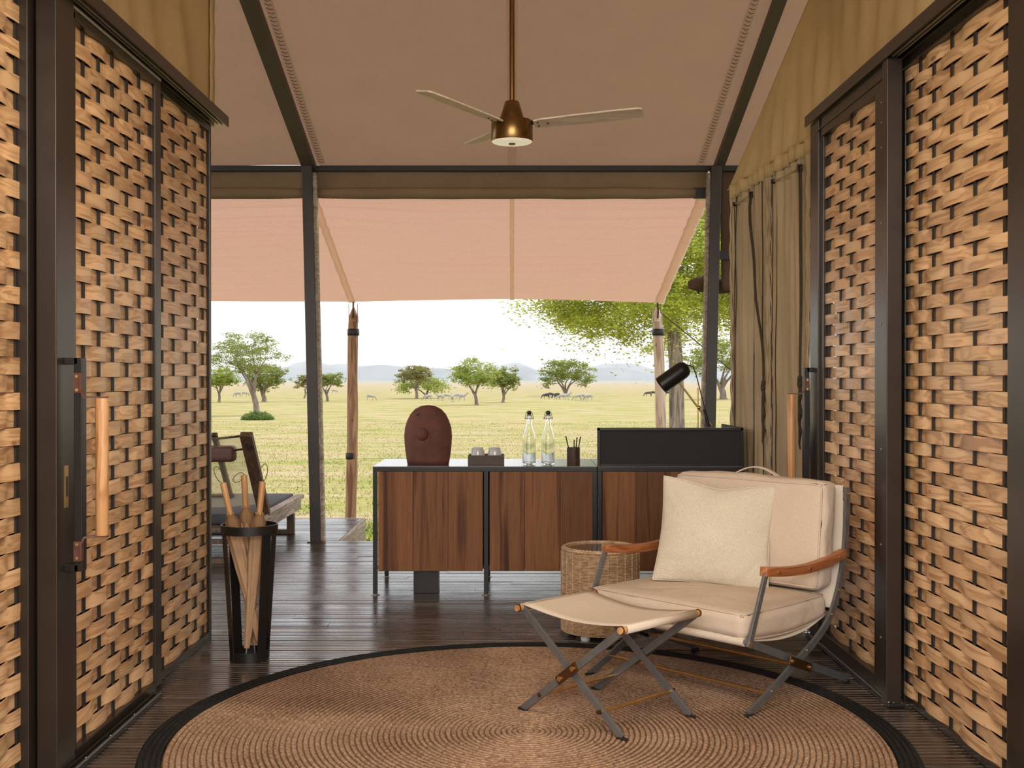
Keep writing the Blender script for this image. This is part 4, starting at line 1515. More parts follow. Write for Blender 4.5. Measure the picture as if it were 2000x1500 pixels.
FOOT = 0.014
for s in (-1, 1):
    x = s * S
    back = cr([(x, 0, 0.018), (x, 0.157, 0.083), (x, 0.314, 0.154), (x, 0.46, 0.220), (x, 0.566, 0.290), (x, 0.630, 0.379), (x, 0.679, 0.50), (x, 0.703, 0.62), (x, 0.712, 0.72), (x, 0.716, 0.825)])
    o = MB().bar(back, 0.030, 0.012, (1, 0, 0)).build('back_leg', STEEL, ch, smooth=30)
    MB().cbox((x, 0.004, FOOT + 0.004), (0.014, 0.044, 0.008)).build('foot_pad', RUBBER, o)
    o = MB().bar([(x - s * 0.013, 0.0, 0.290), (x - s * 0.013, 0.73, 0.018)], 0.030, 0.012, (1, 0, 0)).build('seat_leg', STEEL, ch)
    MB().cbox((x - s * 0.013, 0.726, FOOT - 0.010), (0.014, 0.044, 0.010)).build('foot_pad', RUBBER, o)
    o = MB().bar([(x + s * 0.011, 0.262, 0.180), (x + s * 0.011, 0.416, 0.123)], 0.036, 0.008, (1, 0, 0)).build('pivot_plate', PLATE, ch, bevel=0.002)
    for yy, zz in ((0.275, 0.175), (0.404, 0.128)):
        MB().tube([(x + s * 0.010, yy, zz), (x + s * 0.022, yy, zz)], 0.0085, 12).build('bolt', BRASS, o, smooth=40)
    o = MB().bar([(x + s * 0.003, -0.004, 0.272), (x + s * 0.003, 0.118, 0.556)], 0.026, 0.012, (1, 0, 0)).build('arm_support', STEEL, ch, bevel=0.002)
    MB().tube([(x, 0.0, 0.288), (x + s * 0.014, 0.0, 0.288)], 0.008, 12).build('bolt', BRASS, o, smooth=40)
    arm = cr([(x, 0.098, 0.545), (x, 0.25, 0.528), (x, 0.40, 0.522), (x, 0.55, 0.532), (x, 0.685, 0.552)])
    o = MB().bar(arm, 0.036, 0.034, (1, 0, 0)).build('armrest', ARM_WOOD, ch, smooth=30, bevel=0.003)
    for yy, zz in ((0.18, 0.536), (0.40, 0.522), (0.63, 0.543)):
        MB().tube([(x + s * 0.016, yy, zz), (x + s * 0.021, yy, zz)], 0.006, 10).build('stud', BRASS, o, smooth=40)
    for yy, zz in ((0.586, 0.312), (0.643, 0.405), (0.714, 0.80), (0.150, 0.079), (0.40, 0.195)):
        MB().tube([(x + s * 0.005, yy, zz), (x + s * 0.010, yy, zz)], 0.0055, 10).build('bolt', BRASS, ch, smooth=40)
for yy, zz in ((0.40, 0.128), (0.145, 0.070)):
    MB().tube([(-S, yy, zz), (S, yy, zz)], 0.0075, 12).build('brass_rod', BRASS, ch, smooth=40)
for yy, zz in ((0.0, 0.288), (0.586, 0.300), (0.714, 0.815)):
    MB().tube([(-S, yy, zz), (S, yy, zz)], 0.010, 12).build('cross_rod', STEEL, ch, smooth=40)
# canvas slings
pr = cr([(0, -0.016, 0.288), (0, 0.0, 0.303), (0, 0.08, 0.283), (0, 0.25, 0.264), (0, 0.42, 0.272), (0, 0.575, 0.312)], 5)
m = MB()
m.loops([[(x, p[1], p[2]) for p in pr] for x in [lerp(-S + 0.016, S - 0.016, k / 8) for k in range(9)]], cap=False, closed=False)
m.build('seat_sling', SLING, ch, smooth='all', solid=0.004)
m = MB()
m.lathe([(0.0165, -S + 0.016), (0.0165, S - 0.016)], 16)
o = m.build('sling_sleeve', SLING, ch, smooth=40, loc=(0, 0, 0.288))
o.rotation_euler = (0, PI / 2, 0)
pr = cr([(0, 0.60, 0.335), (0, 0.655, 0.45), (0, 0.69, 0.58), (0, 0.700, 0.70), (0, 0.700, 0.822), (0, 0.716, 0.830)], 5)
m = MB()
m.loops([[(x, p[1], p[2]) for p in pr] for x in [lerp(-S + 0.012, S - 0.012, k / 8) for k in range(9)]], cap=False, closed=False)
m.build('back_sling', SLING, ch, smooth='all', solid=0.004)


def cushion(name, mat, parent, hx, hy, hz, crown, power, fn, piping=None, nx_=36, ny_=28, pinch=0.0, seed=0):
    """box cushion: rounded-square plan hx by hy, half thickness hz, crowned faces; fn maps local (a,b,c) to the parent's frame"""
    bm_ = MB()

    def sq(u):
        return max(-1, min(1, u))

    def surf(side):
        def g(u, v):
            a, b = 2 * u - 1, 2 * v - 1
            a2, b2 = math.copysign(1 - (1 - abs(a)) ** 1.6, a), math.copysign(1 - (1 - abs(b)) ** 1.6, b)
            edge = (1 - abs(a2) ** power) * (1 - abs(b2) ** power)
            h = hz * (edge ** 0.28 if edge > 0 else 0) + crown * (1 - a2 * a2) * (1 - b2 * b2)
            k = 1 - pinch * ((1 - b2 * b2) * a2 * a2 + (1 - a2 * a2) * b2 * b2)
            k2 = 1 - 0.02 * abs(a2 * b2) ** 3
            h += 0.006 * mnoise.noise(Vector((a2 * 2.2, b2 * 2.2, seed + side))) * edge
            return fn(a2 * hx * k * k2, b2 * hy * k * k2, side * h)
        return g
    bm_.grid(surf(1), nx_, ny_)
    bm_.grid(surf(-1), nx_, ny_)
    o_ = bm_.build(name, mat, parent, smooth='all')
    bmx = bmesh.new()
    bmx.from_mesh(o_.data)
    bmesh.ops.remove_doubles(bmx, verts=bmx.verts, dist=0.0006)
    bmesh.ops.recalc_face_normals(bmx, faces=bmx.faces)
    bmx.to_mesh(o_.data)
    bmx.free()
    for p in o_.data.polygons:
        p.use_smooth = True
    return o_


def box_cushion(name, mat, parent, X, Y, Z, fn, crown=0.02, seed=0, r=0.03):
    """boxy cushion with upright borders and piped edges"""
    m_ = MB()
    n = 26

    def face(axis, sgn):
        def g(u, v):
            a, b = 2 * u - 1, 2 * v - 1
            a = math.copysign(1 - (1 - abs(a)) ** 1.5, a)
            b = math.copysign(1 - (1 - abs(b)) ** 1.5, b)
            p = [0, 0, 0]
            o1, o2 = [i for i in range(3) if i != axis]
            p[o1], p[o2], p[axis] = a, b, sgn
            D = (X, Y, Z)
            q = [p[i] * D[i] for i in range(3)]
            # round the box
            inner = [max(-D[i] + r, min(D[i] - r, q[i])) for i in range(3)]
            dv = Vector(q) - Vector(inner)
            if dv.length > 1e-9:
                dv = dv.normalized() * r
            q = Vector(inner) + dv
            cw = (1 - a * a) * (1 - b * b)
            puff = crown * (1.0 if axis == 2 else 0.35) * cw
            q[axis] += sgn * puff
            nz_ = 0.006 * mnoise.noise(Vector((q.x * 6, q.y * 6, q.z * 9 + seed))) + 0.003 * mnoise.noise(Vector((q.x * 17, q.y * 17, q.z * 17 + seed)))
            q[axis] += nz_ * (0.3 + cw)
            return fn(q.x, q.y, q.z)
        return g
    for ax in range(3):
        for sg in (-1, 1):
            m_.grid(face(ax, sg), n, n)
    o_ = m_.build(name, mat, parent, smooth='all')
    bmx = bmesh.new()
    bmx.from_mesh(o_.data)
    bmesh.ops.remove_doubles(bmx, verts=bmx.verts, dist=0.003)
    bmesh.ops.recalc_face_normals(bmx, faces=bmx.faces)
    bmx.to_mesh(o_.data)
    bmx.free()
    for p in o_.data.polygons:
        p.use_smooth = True
    # piping along the four long edges of the two big faces
    for sg in (-1, 1):
        loop = []
        e = 0.012
        for k in range(64):
            t = k / 64 * 4
            i, f = int(t), t - int(t)
            cs = [(-1, -1), (1, -1), (1, 1), (-1, 1)]
            a = Vector(cs[i]).lerp(Vector(cs[(i + 1) % 4]), f)
            xx, yy = a.x * (X - 0.006), a.y * (Y - 0.006)
            xx, yy = max(-X + 0.012, min(X - 0.012, xx)), max(-Y + 0.012, min(Y - 0.012, yy))
            if abs(a.x) > 0.93 and abs(a.y) > 0.93:
                xx *= 0.985
                yy *= 0.985
            loop.append(fn(xx, yy, sg * (Z - 0.005)))
        loop.append(loop[0])
        MB().tube(loop, 0.0042, 6, cap=False).build('piping', mat, o_, smooth='all')
    return o_


def seat_map(a, b, c):
    y = 0.285 + b
    # the cushion follows the sagging sling and puffs at the front edge
    z = 0.345 + c - 0.022 * math.sin(PI * min(1, max(0, (b + 0.3) / 0.6))) * (1 if c < 0 else 0.2)
    return (a, y, z)


box_cushion('seat_cushion', LINEN, ch, 0.392, 0.300, 0.050, seat_map, 0.022, 1.0, 0.034)


def back_map(a, b, c):
    # b runs up the back, c is thickness (positive to the front)
    lean = 0.10
    y = 0.592 - c + lean * b
    z = 0.632 + b
    return (a + 0.005, y, z)


o = box_cushion('back_cushion', LINEN, ch, 0.385, 0.222, 0.055, back_map, 0.024, 2.0, 0.034)
MB().bar([Vector(back_map(-0.13 + 0.26 * t, 0.215 + 0.045 * math.sin(PI * t), -0.03)) for t in [k / 12 for k in range(13)]], 0.005, 0.022, (0, 1, 0)).build('carry_handle', SLING, o, smooth=40)

# pillow lying against the back cushion (placed in the room, turned with the chair)
ca = ch.rotation_euler[2]
Rz = Matrix.Rotation(ca, 3, 'Z')
yaw, lean, roll_ = -0.49, 0.202, -0.072
ex = Vector((math.cos(yaw), -math.sin(yaw), 0))
nn = Vector((math.sin(yaw), math.cos(yaw), 0))
ez = nn * math.sin(lean) + Vector((0, 0, 1)) * math.cos(lean)
ex, ez = ex * math.cos(roll_) + ez * math.sin(roll_), ez * math.cos(roll_) - ex * math.sin(roll_)
ny = ez.cross(ex).normalized()
pc = Vector((-0.045, 0.405, 0.615))
pw = Vector((0.6085, 4.472, 0)) + Rz @ pc
pil = thing('throw_pillow', 'ivory linen scatter pillow leaning on the armchair back cushion', 'pillow', pw, ca)


def pil_map(a, b, c):
    sag = -0.018 * math.exp(-((a / 0.10) ** 2)) * max(0, b / 0.2) ** 2
    return ex * a + ez * (b + sag) + ny * c


cushion('cover', PILLOW, pil, 0.250, 0.230, 0.030, 0.050, 2.2, pil_map, nx_=44, ny_=44, pinch=0.085, seed=3)
loop = []
for k in range(81):
    t = (k % 80) / 80 * 4
    i, f = int(t), t - int(t)
    cs = [(-1, -1), (1, -1), (1, 1), (-1, 1)]
    a = Vector(cs[i]).lerp(Vector(cs[(i + 1) % 4]), f)
    kk = 1 - 0.085 * ((1 - a.y ** 2) * a.x ** 2 + (1 - a.x ** 2) * a.y ** 2)
    kk *= 1 - 0.02 * abs(a.x * a.y) ** 3
    loop.append(pil_map(a.x * 0.250 * kk, a.y * 0.230 * kk, 0))
MB().tube(loop, 0.004, 6, cap=False).build('welt', PILLOW, pil, smooth='all')

# ------------------------------------------------------------------ folding stool
st = thing('folding_stool', 'folding campaign footstool with cream canvas sling and crossed gunmetal legs on rug', 'stool', (0.360, 4.217, 0.0), math.atan2(-0.732, 0.681))
for sy in (-1, 1):
    y = sy * 0.204
    o = MB().bar([(-0.262, y - sy * 0.012, 0.402), (0.246, y - sy * 0.012, 0.020)], 0.028, 0.011, (0, 1, 0)).build('leg', STEEL, st, bevel=0.0015)
    MB().cbox((0.249, y - sy * 0.012, 0.018), (0.040, 0.013, 0.007)).build('foot_pad', RUBBER, o)
    o = MB().bar([(0.262, y + sy * 0.001, 0.402), (-0.246, y + sy * 0.001, 0.020)], 0.028, 0.011, (0, 1, 0)).build('leg', STEEL, st, bevel=0.0015)
    MB().cbox((-0.249, y + sy * 0.001, 0.018), (0.040, 0.013, 0.007)).build('foot_pad', RUBBER, o)
    o = MB().bar([(-0.052, y + sy * 0.010, 0.165), (0.045, y + sy * 0.010, 0.238)], 0.034, 0.008, (0, 1, 0)).build('pivot_plate', PLATE, st, bevel=0.002)
    for xx, zz in ((-0.036, 0.177), (0.029, 0.226)):
        MB().tube([(xx, y + sy * 0.010, zz), (xx, y + sy * 0.020, zz)], 0.0095, 12).build('bolt', BRASS, o, smooth=40)
    for xx, zz in ((-0.150, 0.092), (0.150, 0.092)):
        MB().tube([(xx, y, zz), (xx, y + sy * 0.010, zz)], 0.008, 12).build('bolt', PLATE, st, smooth=40)
for xx in (-0.262, 0.262):
    o = MB().tube([(xx, -0.224, 0.403), (xx, 0.224, 0.403)], 0.0125, 14).build('dowel', DOWEL, st, smooth=40)
    for s in (-1, 1):
        MB().tube([(xx, s * 0.214, 0.403), (xx, s * 0.218, 0.403)], 0.0155, 14).build('collar', PLATE, o, smooth=40)
for xx, zz in ((-0.150, 0.092), (0.150, 0.092)):
    MB().tube([(xx, -0.20, zz), (xx, 0.20, zz)], 0.0075, 12).build('brass_rod', BRASS, st, smooth=40)


def sling(u, v):
    x = lerp(-0.262, 0.262, u)
    yw = 0.196 * (1 - 0.05 * math.sin(PI * u))
    y = lerp(-yw, yw, v)
    z = 0.418 - 0.026 * math.sin(PI * u) - 0.004 * math.sin(PI * v) * math.sin(PI * u)
    return (x, y, z)


MB().grid(sling, 24, 8).build('seat_sling', SLING, st, smooth='all', solid=0.0035)
for s in (-1, 1):
    pts = [(s * 0.262 + s * 0.0155 * math.sin(a), 0, 0.403 + 0.0155 * math.cos(a)) for a in [PI * k / 10 for k in range(12)]]
    m = MB()
    m.loops([[(p[0], y, p[2]) for p in pts] for y in (-0.194, 0.194)], cap=False, closed=False)
    m.build('sling_sleeve', SLING, st, smooth='all', solid=0.0035)

# ------------------------------------------------------------------ wicker side table
wt = thing('wicker_table', 'round drum side table of tan wicker with a dark glass top', 'side table', (0.442, 5.58, 0.0))
RT, HT = 0.193, 0.435
m = MB()
nw, rows = 144, 58
rings = []
for r in range(rows + 1):
    for sub in range(2):
        z = 0.028 + (HT - 0.028) * (r + sub * 0.5) / (rows + 0.5)
        ring = []
        for k in range(nw):
            a = 2 * PI * k / nw
            w = math.cos(PI * (k / 1.5) + PI * r)
            bulge = 0.0024 if sub == 0 else -0.0022
            e = min(1, (HT - z) / 0.02)
            rr = RT - 0.014 * (1 - min(1, e)) ** 2 + bulge + 0.0022 * w * (1 if sub == 0 else 0.3)
            ring.append((rr * math.cos(a), rr * math.sin(a), z))
        rings.append(ring)
m.loops(rings, cap=False)
m.build('woven_drum', WICKER, wt, smooth=50)
m = MB()
for k in range(26):
    a = 2 * PI * k / 26
    m.tube([((RT + 0.001) * math.cos(a), (RT + 0.001) * math.sin(a), z) for z in (0.03, 0.22, HT - 0.012)], 0.0042, 6)
m.build('upright_canes', WICKER, wt, smooth=True, kind='stuff')
m = MB()
for j, (rr, zz) in enumerate(((RT - 0.004, HT - 0.002), (RT - 0.014, HT + 0.003))):
    m.tube([(rr * math.cos(a), rr * math.sin(a), zz + 0.002 * math.sin(a * 60 + j * 3)) for a in [2 * PI * k / 180 for k in range(181)]], 0.007, 7, cap=False)
m.build('plaited_rim', WICKER, wt, smooth=True)
MB().lathe([(0.0, HT - 0.008), (RT - 0.020, HT - 0.008), (RT - 0.020, HT + 0.001), (0.0, HT + 0.001)], 48, cap=False).build('glass_top', TABLE_GLASS, wt, smooth=40)
MB().lathe([(0.0, 0.028), (RT - 0.006, 0.028), (RT - 0.004, 0.034)], 40, cap=False).build('base_ring', WICKER, wt)
for k in range(4):
    a = PI / 4 + k * PI / 2 + 0.25
    MB().lathe([(0.020, 0.0), (0.023, 0.006), (0.024, 0.028)], 16, ((RT - 0.03) * math.cos(a), (RT - 0.03) * math.sin(a), 0)).build('foot', PLASTIC, wt, smooth=40)

# ------------------------------------------------------------------ umbrella stand and umbrellas
UX, UY = -1.198, 5.085
us = thing('umbrella_stand', 'black steel umbrella stand with two hoops and flat straps by left door', 'umbrella stand', (UX, UY, 0))


def hoop(r, z0, z1, t, name):
    m = MB()
    m.lathe([(r - t, z0), (r, z0), (r, z1), (r - t, z1), (r - t, z0)], 48, cap=False)
    return m.build(name, BLACK, us, smooth=40)


hoop(0.128, 0.578, 0.618, 0.006, 'top_hoop')
hoop(0.087, 0.0, 0.044, 0.006, 'bottom_hoop')
MB().lathe([(0.0, 0.002), (0.082, 0.002), (0.082, 0.008), (0.0, 0.008)], 32, cap=False).build('base_disc', BLACK, us)
for deg in (215, 322, 35, 142):
    a = math.radians(deg)
    tx_, ty_ = -math.sin(a), math.cos(a)
    rad = Vector((math.cos(a), math.sin(a), 0))
    m = MB()
    pts = [rad * 0.084 + Vector((0, 0, 0.004)), rad * 0.084 + Vector((0, 0, 0.04)), rad * 0.119 + Vector((0, 0, 0.575)), rad * 0.120 + Vector((0, 0, 0.614))]
    rings = []
    for p in pts:
        t = Vector((tx_, ty_, 0)) * 0.024
        rings.append([p + t + rad * 0.0025, p - t + rad * 0.0025, p - t - rad * 0.0025, p + t - rad * 0.0025])
    m.loops(rings)
    m.build('strap', BLACK, us, bevel=0.001)


def umbrella(tip, top, label, loop_dir, lean_seed):
    tip, top = Vector(tip), Vector(top)
    base = Vector((UX, UY, 0)) + tip
    u = thing('umbrella', label, 'umbrella', base, 0, 'furled umbrellas in the stand')
    d = (top - tip)
    LL = d.length
    q = Vector((0, 0, 1)).rotation_difference(d.normalized())
    rot = q.to_matrix()

    def put(o):
        o.rotation_mode = 'QUATERNION'
        o.rotation_quaternion = q
        return o
    put(MB().lathe([(0.002, 0.0), (0.0035, 0.02), (0.0035, 0.06)], 10).build('ferrule', TRACK, u, smooth=40))
    # furled cloth with spiral pleats
    m = MB()
    rings = []
    z0, z1 = 0.045, LL - 0.205
    for i in range(25):
        t = i / 24
        z = lerp(z0, z1, t)
        r = lerp(0.012, 0.034, min(1, t * 1.25) ** 0.8)
        if t > 0.92:
            r *= 1 - (t - 0.92) * 2.0
        ring = []
        for k in range(32):
            a = 2 * PI * k / 32
            ring.append((r * (1 + 0.10 * math.sin(8 * a + 5 * t + lean_seed)) * math.cos(a), r * (1 + 0.10 * math.sin(8 * a + 5 * t + lean_seed)) * math.sin(a), z))
        rings.append(ring)
    m.loops(rings)
    put(m.build('furled_cloth', UMB, u, smooth=60))
    m = MB()
    m.loops([[(r * (1 + 0.07 * math.sin(6 * a + z * 30)) * math.cos(a), r * (1 + 0.07 * math.sin(6 * a + z * 30)) * math.sin(a), z + 0.006 * math.sin(8 * a) * (1 if i == 0 else 0)) for a in [2 * PI * k / 32 for k in range(32)]]
             for i, (r, z) in enumerate(((0.031, z1 - 0.03), (0.034, z1 - 0.005), (0.031, z1 + 0.025), (0.020, z1 + 0.045), (0.013, z1 + 0.055)))])
    put(m.build('collar_cloth', UMB_COLLAR, u, smooth=60))
    m = MB()
    for k in range(8):
        a = 2 * PI * k / 8
        m.tube([(0.014 * math.cos(a), 0.014 * math.sin(a), z1 + 0.045), (0.017 * math.cos(a), 0.017 * math.sin(a), z1 + 0.065)], 0.0016, 5)
    put(m.build('rib_tips', BRASS, u))
    put(MB().lathe([(0.0115, z1 + 0.045), (0.0135, z1 + 0.06), (0.0145, LL - 0.01), (0.0135, LL), (0.006, LL + 0.002)], 20).build('handle', DOWEL, u, smooth=40))
    e = rot @ Vector((0, 0, LL))
    ld = Vector(loop_dir)
    pts = []
    for k in range(19):
        a = 2 * PI * k / 18
        pts.append(e + ld * (0.5 - 0.5 * math.cos(a)) + Vector((0.018, 0, 0.004)) * math.sin(a) * (1 if abs(ld.z) > abs(ld.x) else 0) + Vector((0, 0, 0.020)) * math.sin(a) * (0 if abs(ld.z) > abs(ld.x) else 1))
    MB().tube(pts, 0.0016, 6, cap=False).build('wrist_cord', ROPE, u, smooth=True)
    return u


umbrella((0.060, -0.015, 0.030), (-0.128, 0.030, 0.802), 'tan furled umbrella leaning left in the stand, its handle furthest left', (-0.035, 0, 0.075), 0.0)
umbrella((0.012, 0.050, 0.012), (-0.041, 0.065, 0.835), 'tan furled umbrella at the back of the stand, middle handle', (-0.050, 0, -0.022), 2.0)
umbrella((-0.012, -0.025, 0.012), (0.057, 0.010, 0.810), 'tan furled umbrella leaning right in the stand, its handle furthest right', (0.010, 0, 0.082), 4.0)

# ------------------------------------------------------------------ lounge chair out on the deck extension
lo = thing('deck_lounger', 'low weathered wooden lounge chair facing the plain, seen from behind beside left door', 'lounger', (-2.2, 8.6, 0))
XA, XB = -0.42, 0.37          # side rails (local x)
for x in (XA, XB):
    MB().box((x - 0.035, -0.92, 0.252), (x + 0.035, 1.02, 0.285)).build('rail_cap', LOUNGE_WOOD, lo, bevel=0.003)
    MB().box((x - 0.015, -0.90, 0.165), (x + 0.015, 0.98, 0.252)).build('side_rail', LOUNGE_WOOD, lo, bevel=0.003)
    for (y0, s) in ((0.58, 1), (-0.86, -1)):
        pass
for y0 in (0.62, -0.86):
    for x in (XA, XB):
        MB().box((x - 0.030, y0 - 0.03, 0.0), (x + 0.030, y0 + 0.03, 0.165)).build('leg', DARK_WOOD, lo, bevel=0.003)
    MB().box((XA + 0.03, y0 - 0.03, 0.0), (XB - 0.03, y0 + 0.03, 0.035)).build('foot_rail', DARK_WOOD, lo, bevel=0.003)
    MB().box((XA + 0.03, y0 - 0.03, 0.135), (XB - 0.03, y0 + 0.03, 0.165)).build('cross_rail', DARK_WOOD, lo, bevel=0.003)
for k in range(8):
    y0 = -0.80 + k * 0.22
    MB().box((XA + 0.016, y0, 0.205), (XB - 0.016, y0 + 0.12, 0.225)).build('seat_slat', DARK_WOOD, lo)
o = MB()
o.box((XA + 0.04, -0.55, 0.226), (XB - 0.04, 0.95, 0.300))
o.build('seat_pad', DARK_CLOTH, lo, bevel=0.02, seg=3, smooth=40)
b0, b1 = Vector((0, -0.36, 0.285)), Vector((0, -0.93, 0.900))
dd = (b1 - b0)
for x in (XA + 0.03, XB):
    MB().bar([Vector((x, 0, 0)) + b0, Vector((x, 0, 0)) + b1], 0.045, 0.085, (1, 0, 0)).build('back_post', DARK_WOOD, lo, bevel=0.003)
MB().bar([Vector((0.145, 0.02, 0)) + b0 + dd * 0.22, Vector((0.145, 0.02, 0)) + b1], 0.03, 0.038, (1, 0, 0)).build('back_slat', DARK_WOOD, lo, bevel=0.003)
m = MB()
m.grid(lambda u, v: Vector((lerp(XA + 0.06, XB - 0.04, u), 0.02 - 0.03 * math.sin(PI * u) , -0.02 * math.sin(PI * u))) + b0 + dd * lerp(0.12, 0.985, v), 10, 10)
m.build('back_sling', SHEER, lo, smooth='all')
for t in (0.985, 0.83):
    MB().tube([Vector((lerp(XA + 0.03, XB, k / 8), 0.024, -0.030 * math.sin(PI * k / 8))) + b0 + dd * t for k in range(9)], 0.008, 8).build('back_cord', BLACK, lo, smooth=True)
MB().bar([Vector((XA + 0.05, 0, 0)) + b0 + dd * 0.24, Vector((0.18, 0, 0)) + b0 + dd * 0.24], 0.025, 0.03, (0, 1, 0)).build('back_rail', DARK_WOOD, lo)
pl = MB()
pl.box((-0.36, -0.86, 0.70), (0.265, -0.74, 0.815))
pl.build('head_pillow', LEATHER, lo, bevel=0.035, seg=4, smooth=60)
MB().tube([(XB - 0.05, -0.35, 0.29), (XB - 0.08, -0.10, 0.55)], 0.006, 8).build('prop_rod', TRACK, lo)


# ------------------------------------------------------------------ trees
def tree(name, label, px, py, top, cx0, cx1, style, seed, mat, nleaf, lsize, cb, group='acacia trees on the plain', xoff=0.0, trunk_px=None, Yfix=None, fork_px=None):
    """px,py: foot of the trunk in the photo; top: highest pixel; cx0..cx1 crown extent; cb: lowest crown pixel"""
    rnd = random.Random(seed)
    if Yfix:
        Y = Yfix
        X = (px - 1000) / F_PX * Y
        Z = gz(X, Y)
    else:
        X, Y, Z = ground_from_pixel(px, py)
    k = Y / F_PX
    H = (740 - top) * k + CAM_H - Z
    zc = (740 - cb) * k + CAM_H - Z
    xL, xR = (cx0 - px) * k, (cx1 - px) * k
    cx, rx = (xL + xR) / 2, (xR - xL) / 2
    ry = rx * 0.9
    t = thing(name, label, 'tree', (X, Y, Z), 0, group)
    tr_r = (trunk_px or 8) * k / 2
    m = MB()
    fork = zc * (0.62 if style != 'tall' else 0.55)
    if fork_px:
        fork = (740 - fork_px) * k + CAM_H - Z
    lean_ = (0 if fork_px else rnd.uniform(-0.12, 0.12) * H) + xoff * k
    fp = Vector((lean_ * 0.5, 0, fork))
    m.tube([(0, 0, -0.15 * tr_r), (lean_ * 0.08, 0, fork * 0.15), (lean_ * 0.30 + tr_r * 0.3, 0, fork * 0.55), fp], [tr_r * 1.5, tr_r * 1.05, tr_r * 0.95, tr_r * 0.85], 10)
    clumps = []
    nc = {'umbrella': 34, 'round': 36, 'tall': 44, 'big': 90}[style]
    for _ in range(nc * 6):
        a = rnd.uniform(0, 2 * PI)
        rr = math.sqrt(rnd.random())
        x, y = cx + rx * 0.88 * rr * math.cos(a), ry * 0.88 * rr * math.sin(a)
        dome = math.sqrt(max(0, 1 - rr * rr))
        if style == 'umbrella':
            zt = lerp(zc, H, 0.45 + 0.5 * dome)
            zb = lerp(zc, H, 0.12 + 0.30 * dome)
        elif style == 'big':
            zt = lerp(zc, H, 0.35 + 0.62 * dome)
            zb = lerp(zc, H, 0.04 + 0.06 * dome + 0.20 * rnd.random())
        else:
            zt = lerp(zc, H, 0.42 + 0.53 * dome)
            zb = lerp(zc, H, 0.30 - 0.22 * dome)
        z = rnd.uniform(zb, zt)
        c = Vector((x, y, z))
        if all((c - o_).length > rx * (0.24 if style != 'big' else 0.17) for o_ in clumps):
            clumps.append(c)
        if len(clumps) >= nc:
            break
    # limbs reach the clumps through a few main boughs
    nb = 5 if style != 'big' else 7
    bough = []
    for b_ in range(nb):
        a = 2 * PI * b_ / nb + rnd.uniform(-0.3, 0.3)
        e = Vector((cx * 0.8 + rx * 0.45 * math.cos(a), ry * 0.45 * math.sin(a), lerp(zc, H, rnd.uniform(0.22, 0.5))))
        mid = fp.lerp(e, 0.5) + Vector((rnd.uniform(-1, 1), rnd.uniform(-1, 1), rnd.uniform(-0.3, 0.9))) * rx * 0.10
        pts = [fp - Vector((0, 0, tr_r)), fp.lerp(mid, 0.5) + Vector((rnd.uniform(-1, 1), 0, 0)) * rx * 0.03, mid, e]
        pts = cr(pts, 4)
        n_ = len(pts)
        m.tube(pts, [lerp(tr_r * 0.62, tr_r * 0.16, i / (n_ - 1)) for i in range(n_)], 7)
        bough += [(p, lerp(tr_r * 0.5, tr_r * 0.15, i / (n_ - 1))) for i, p in enumerate(pts) if i > n_ // 3]
    for c in clumps:
        p, r0 = min(bough, key=lambda q_: (q_[0] - c).length + 0.6 * max(0, q_[0].z - c.z))
        mid = p.lerp(c, 0.5) + Vector((rnd.uniform(-1, 1), rnd.uniform(-1, 1), rnd.uniform(-0.6, 0.6))) * rx * 0.05
        m.tube([p, mid, c], [r0 * 0.55, r0 * 0.35, r0 * 0.12], 5)
    m.build('trunk', BARK, t, smooth=50)
    vs, fs = [], []
    per = nleaf // len(clumps)
    cr_ = rx * {'umbrella': 0.24, 'round': 0.27, 'tall': 0.22, 'big': 0.17}[style]
    flat = 0.50 if style in ('umbrella', 'tall') else 0.72
    ls = lsize * k
    for c in clumps:
        # each clump is made of several sprays, so that light falls between them
        sprays = [(c + Vector((rnd.gauss(0, 1) * cr_ * 0.55, rnd.gauss(0, 1) * cr_ * 0.55, rnd.gauss(0, 1) * cr_ * 0.5 * flat)), cr_ * rnd.uniform(0.22, 0.45)) for _ in range(7)]
        for i in range(per):
            o_, sr = sprays[i % 7]
            p = o_ + Vector((rnd.gauss(0, 1) * sr, rnd.gauss(0, 1) * sr, rnd.gauss(0, 0.8) * sr * flat))
            if style == 'big' and rnd.random() < 0.10:
                p.z -= abs(rnd.gauss(0, 1)) * cr_ * 0.8
            a, b_ = rnd.uniform(0, 2 * PI), rnd.uniform(-0.9, 0.9)
            e1 = Vector((math.cos(a), math.sin(a), b_ * 0.5)).normalized()
            e2 = e1.cross(Vector((rnd.uniform(-1, 1), rnd.uniform(-1, 1), rnd.uniform(-1, 1)))).normalized()
            s1, s2 = ls * rnd.uniform(0.6, 1.3), ls * rnd.uniform(0.3, 0.6)
            n0 = len(vs)
            vs += [p - e1 * s1, p + e2 * s2, p + e1 * s1, p - e2 * s2]
            fs.append((n0, n0 + 1, n0 + 2, n0 + 3))
    me_ = bpy.data.meshes.new('foliage')
    me_.from_pydata([tuple(v) for v in vs], [], fs)
    me_.materials.append(mat)
    o_ = bpy.data.objects.new('foliage', me_)
    COL.objects.link(o_)
    o_.parent = t
    o_['kind'] = 'stuff'
    return t


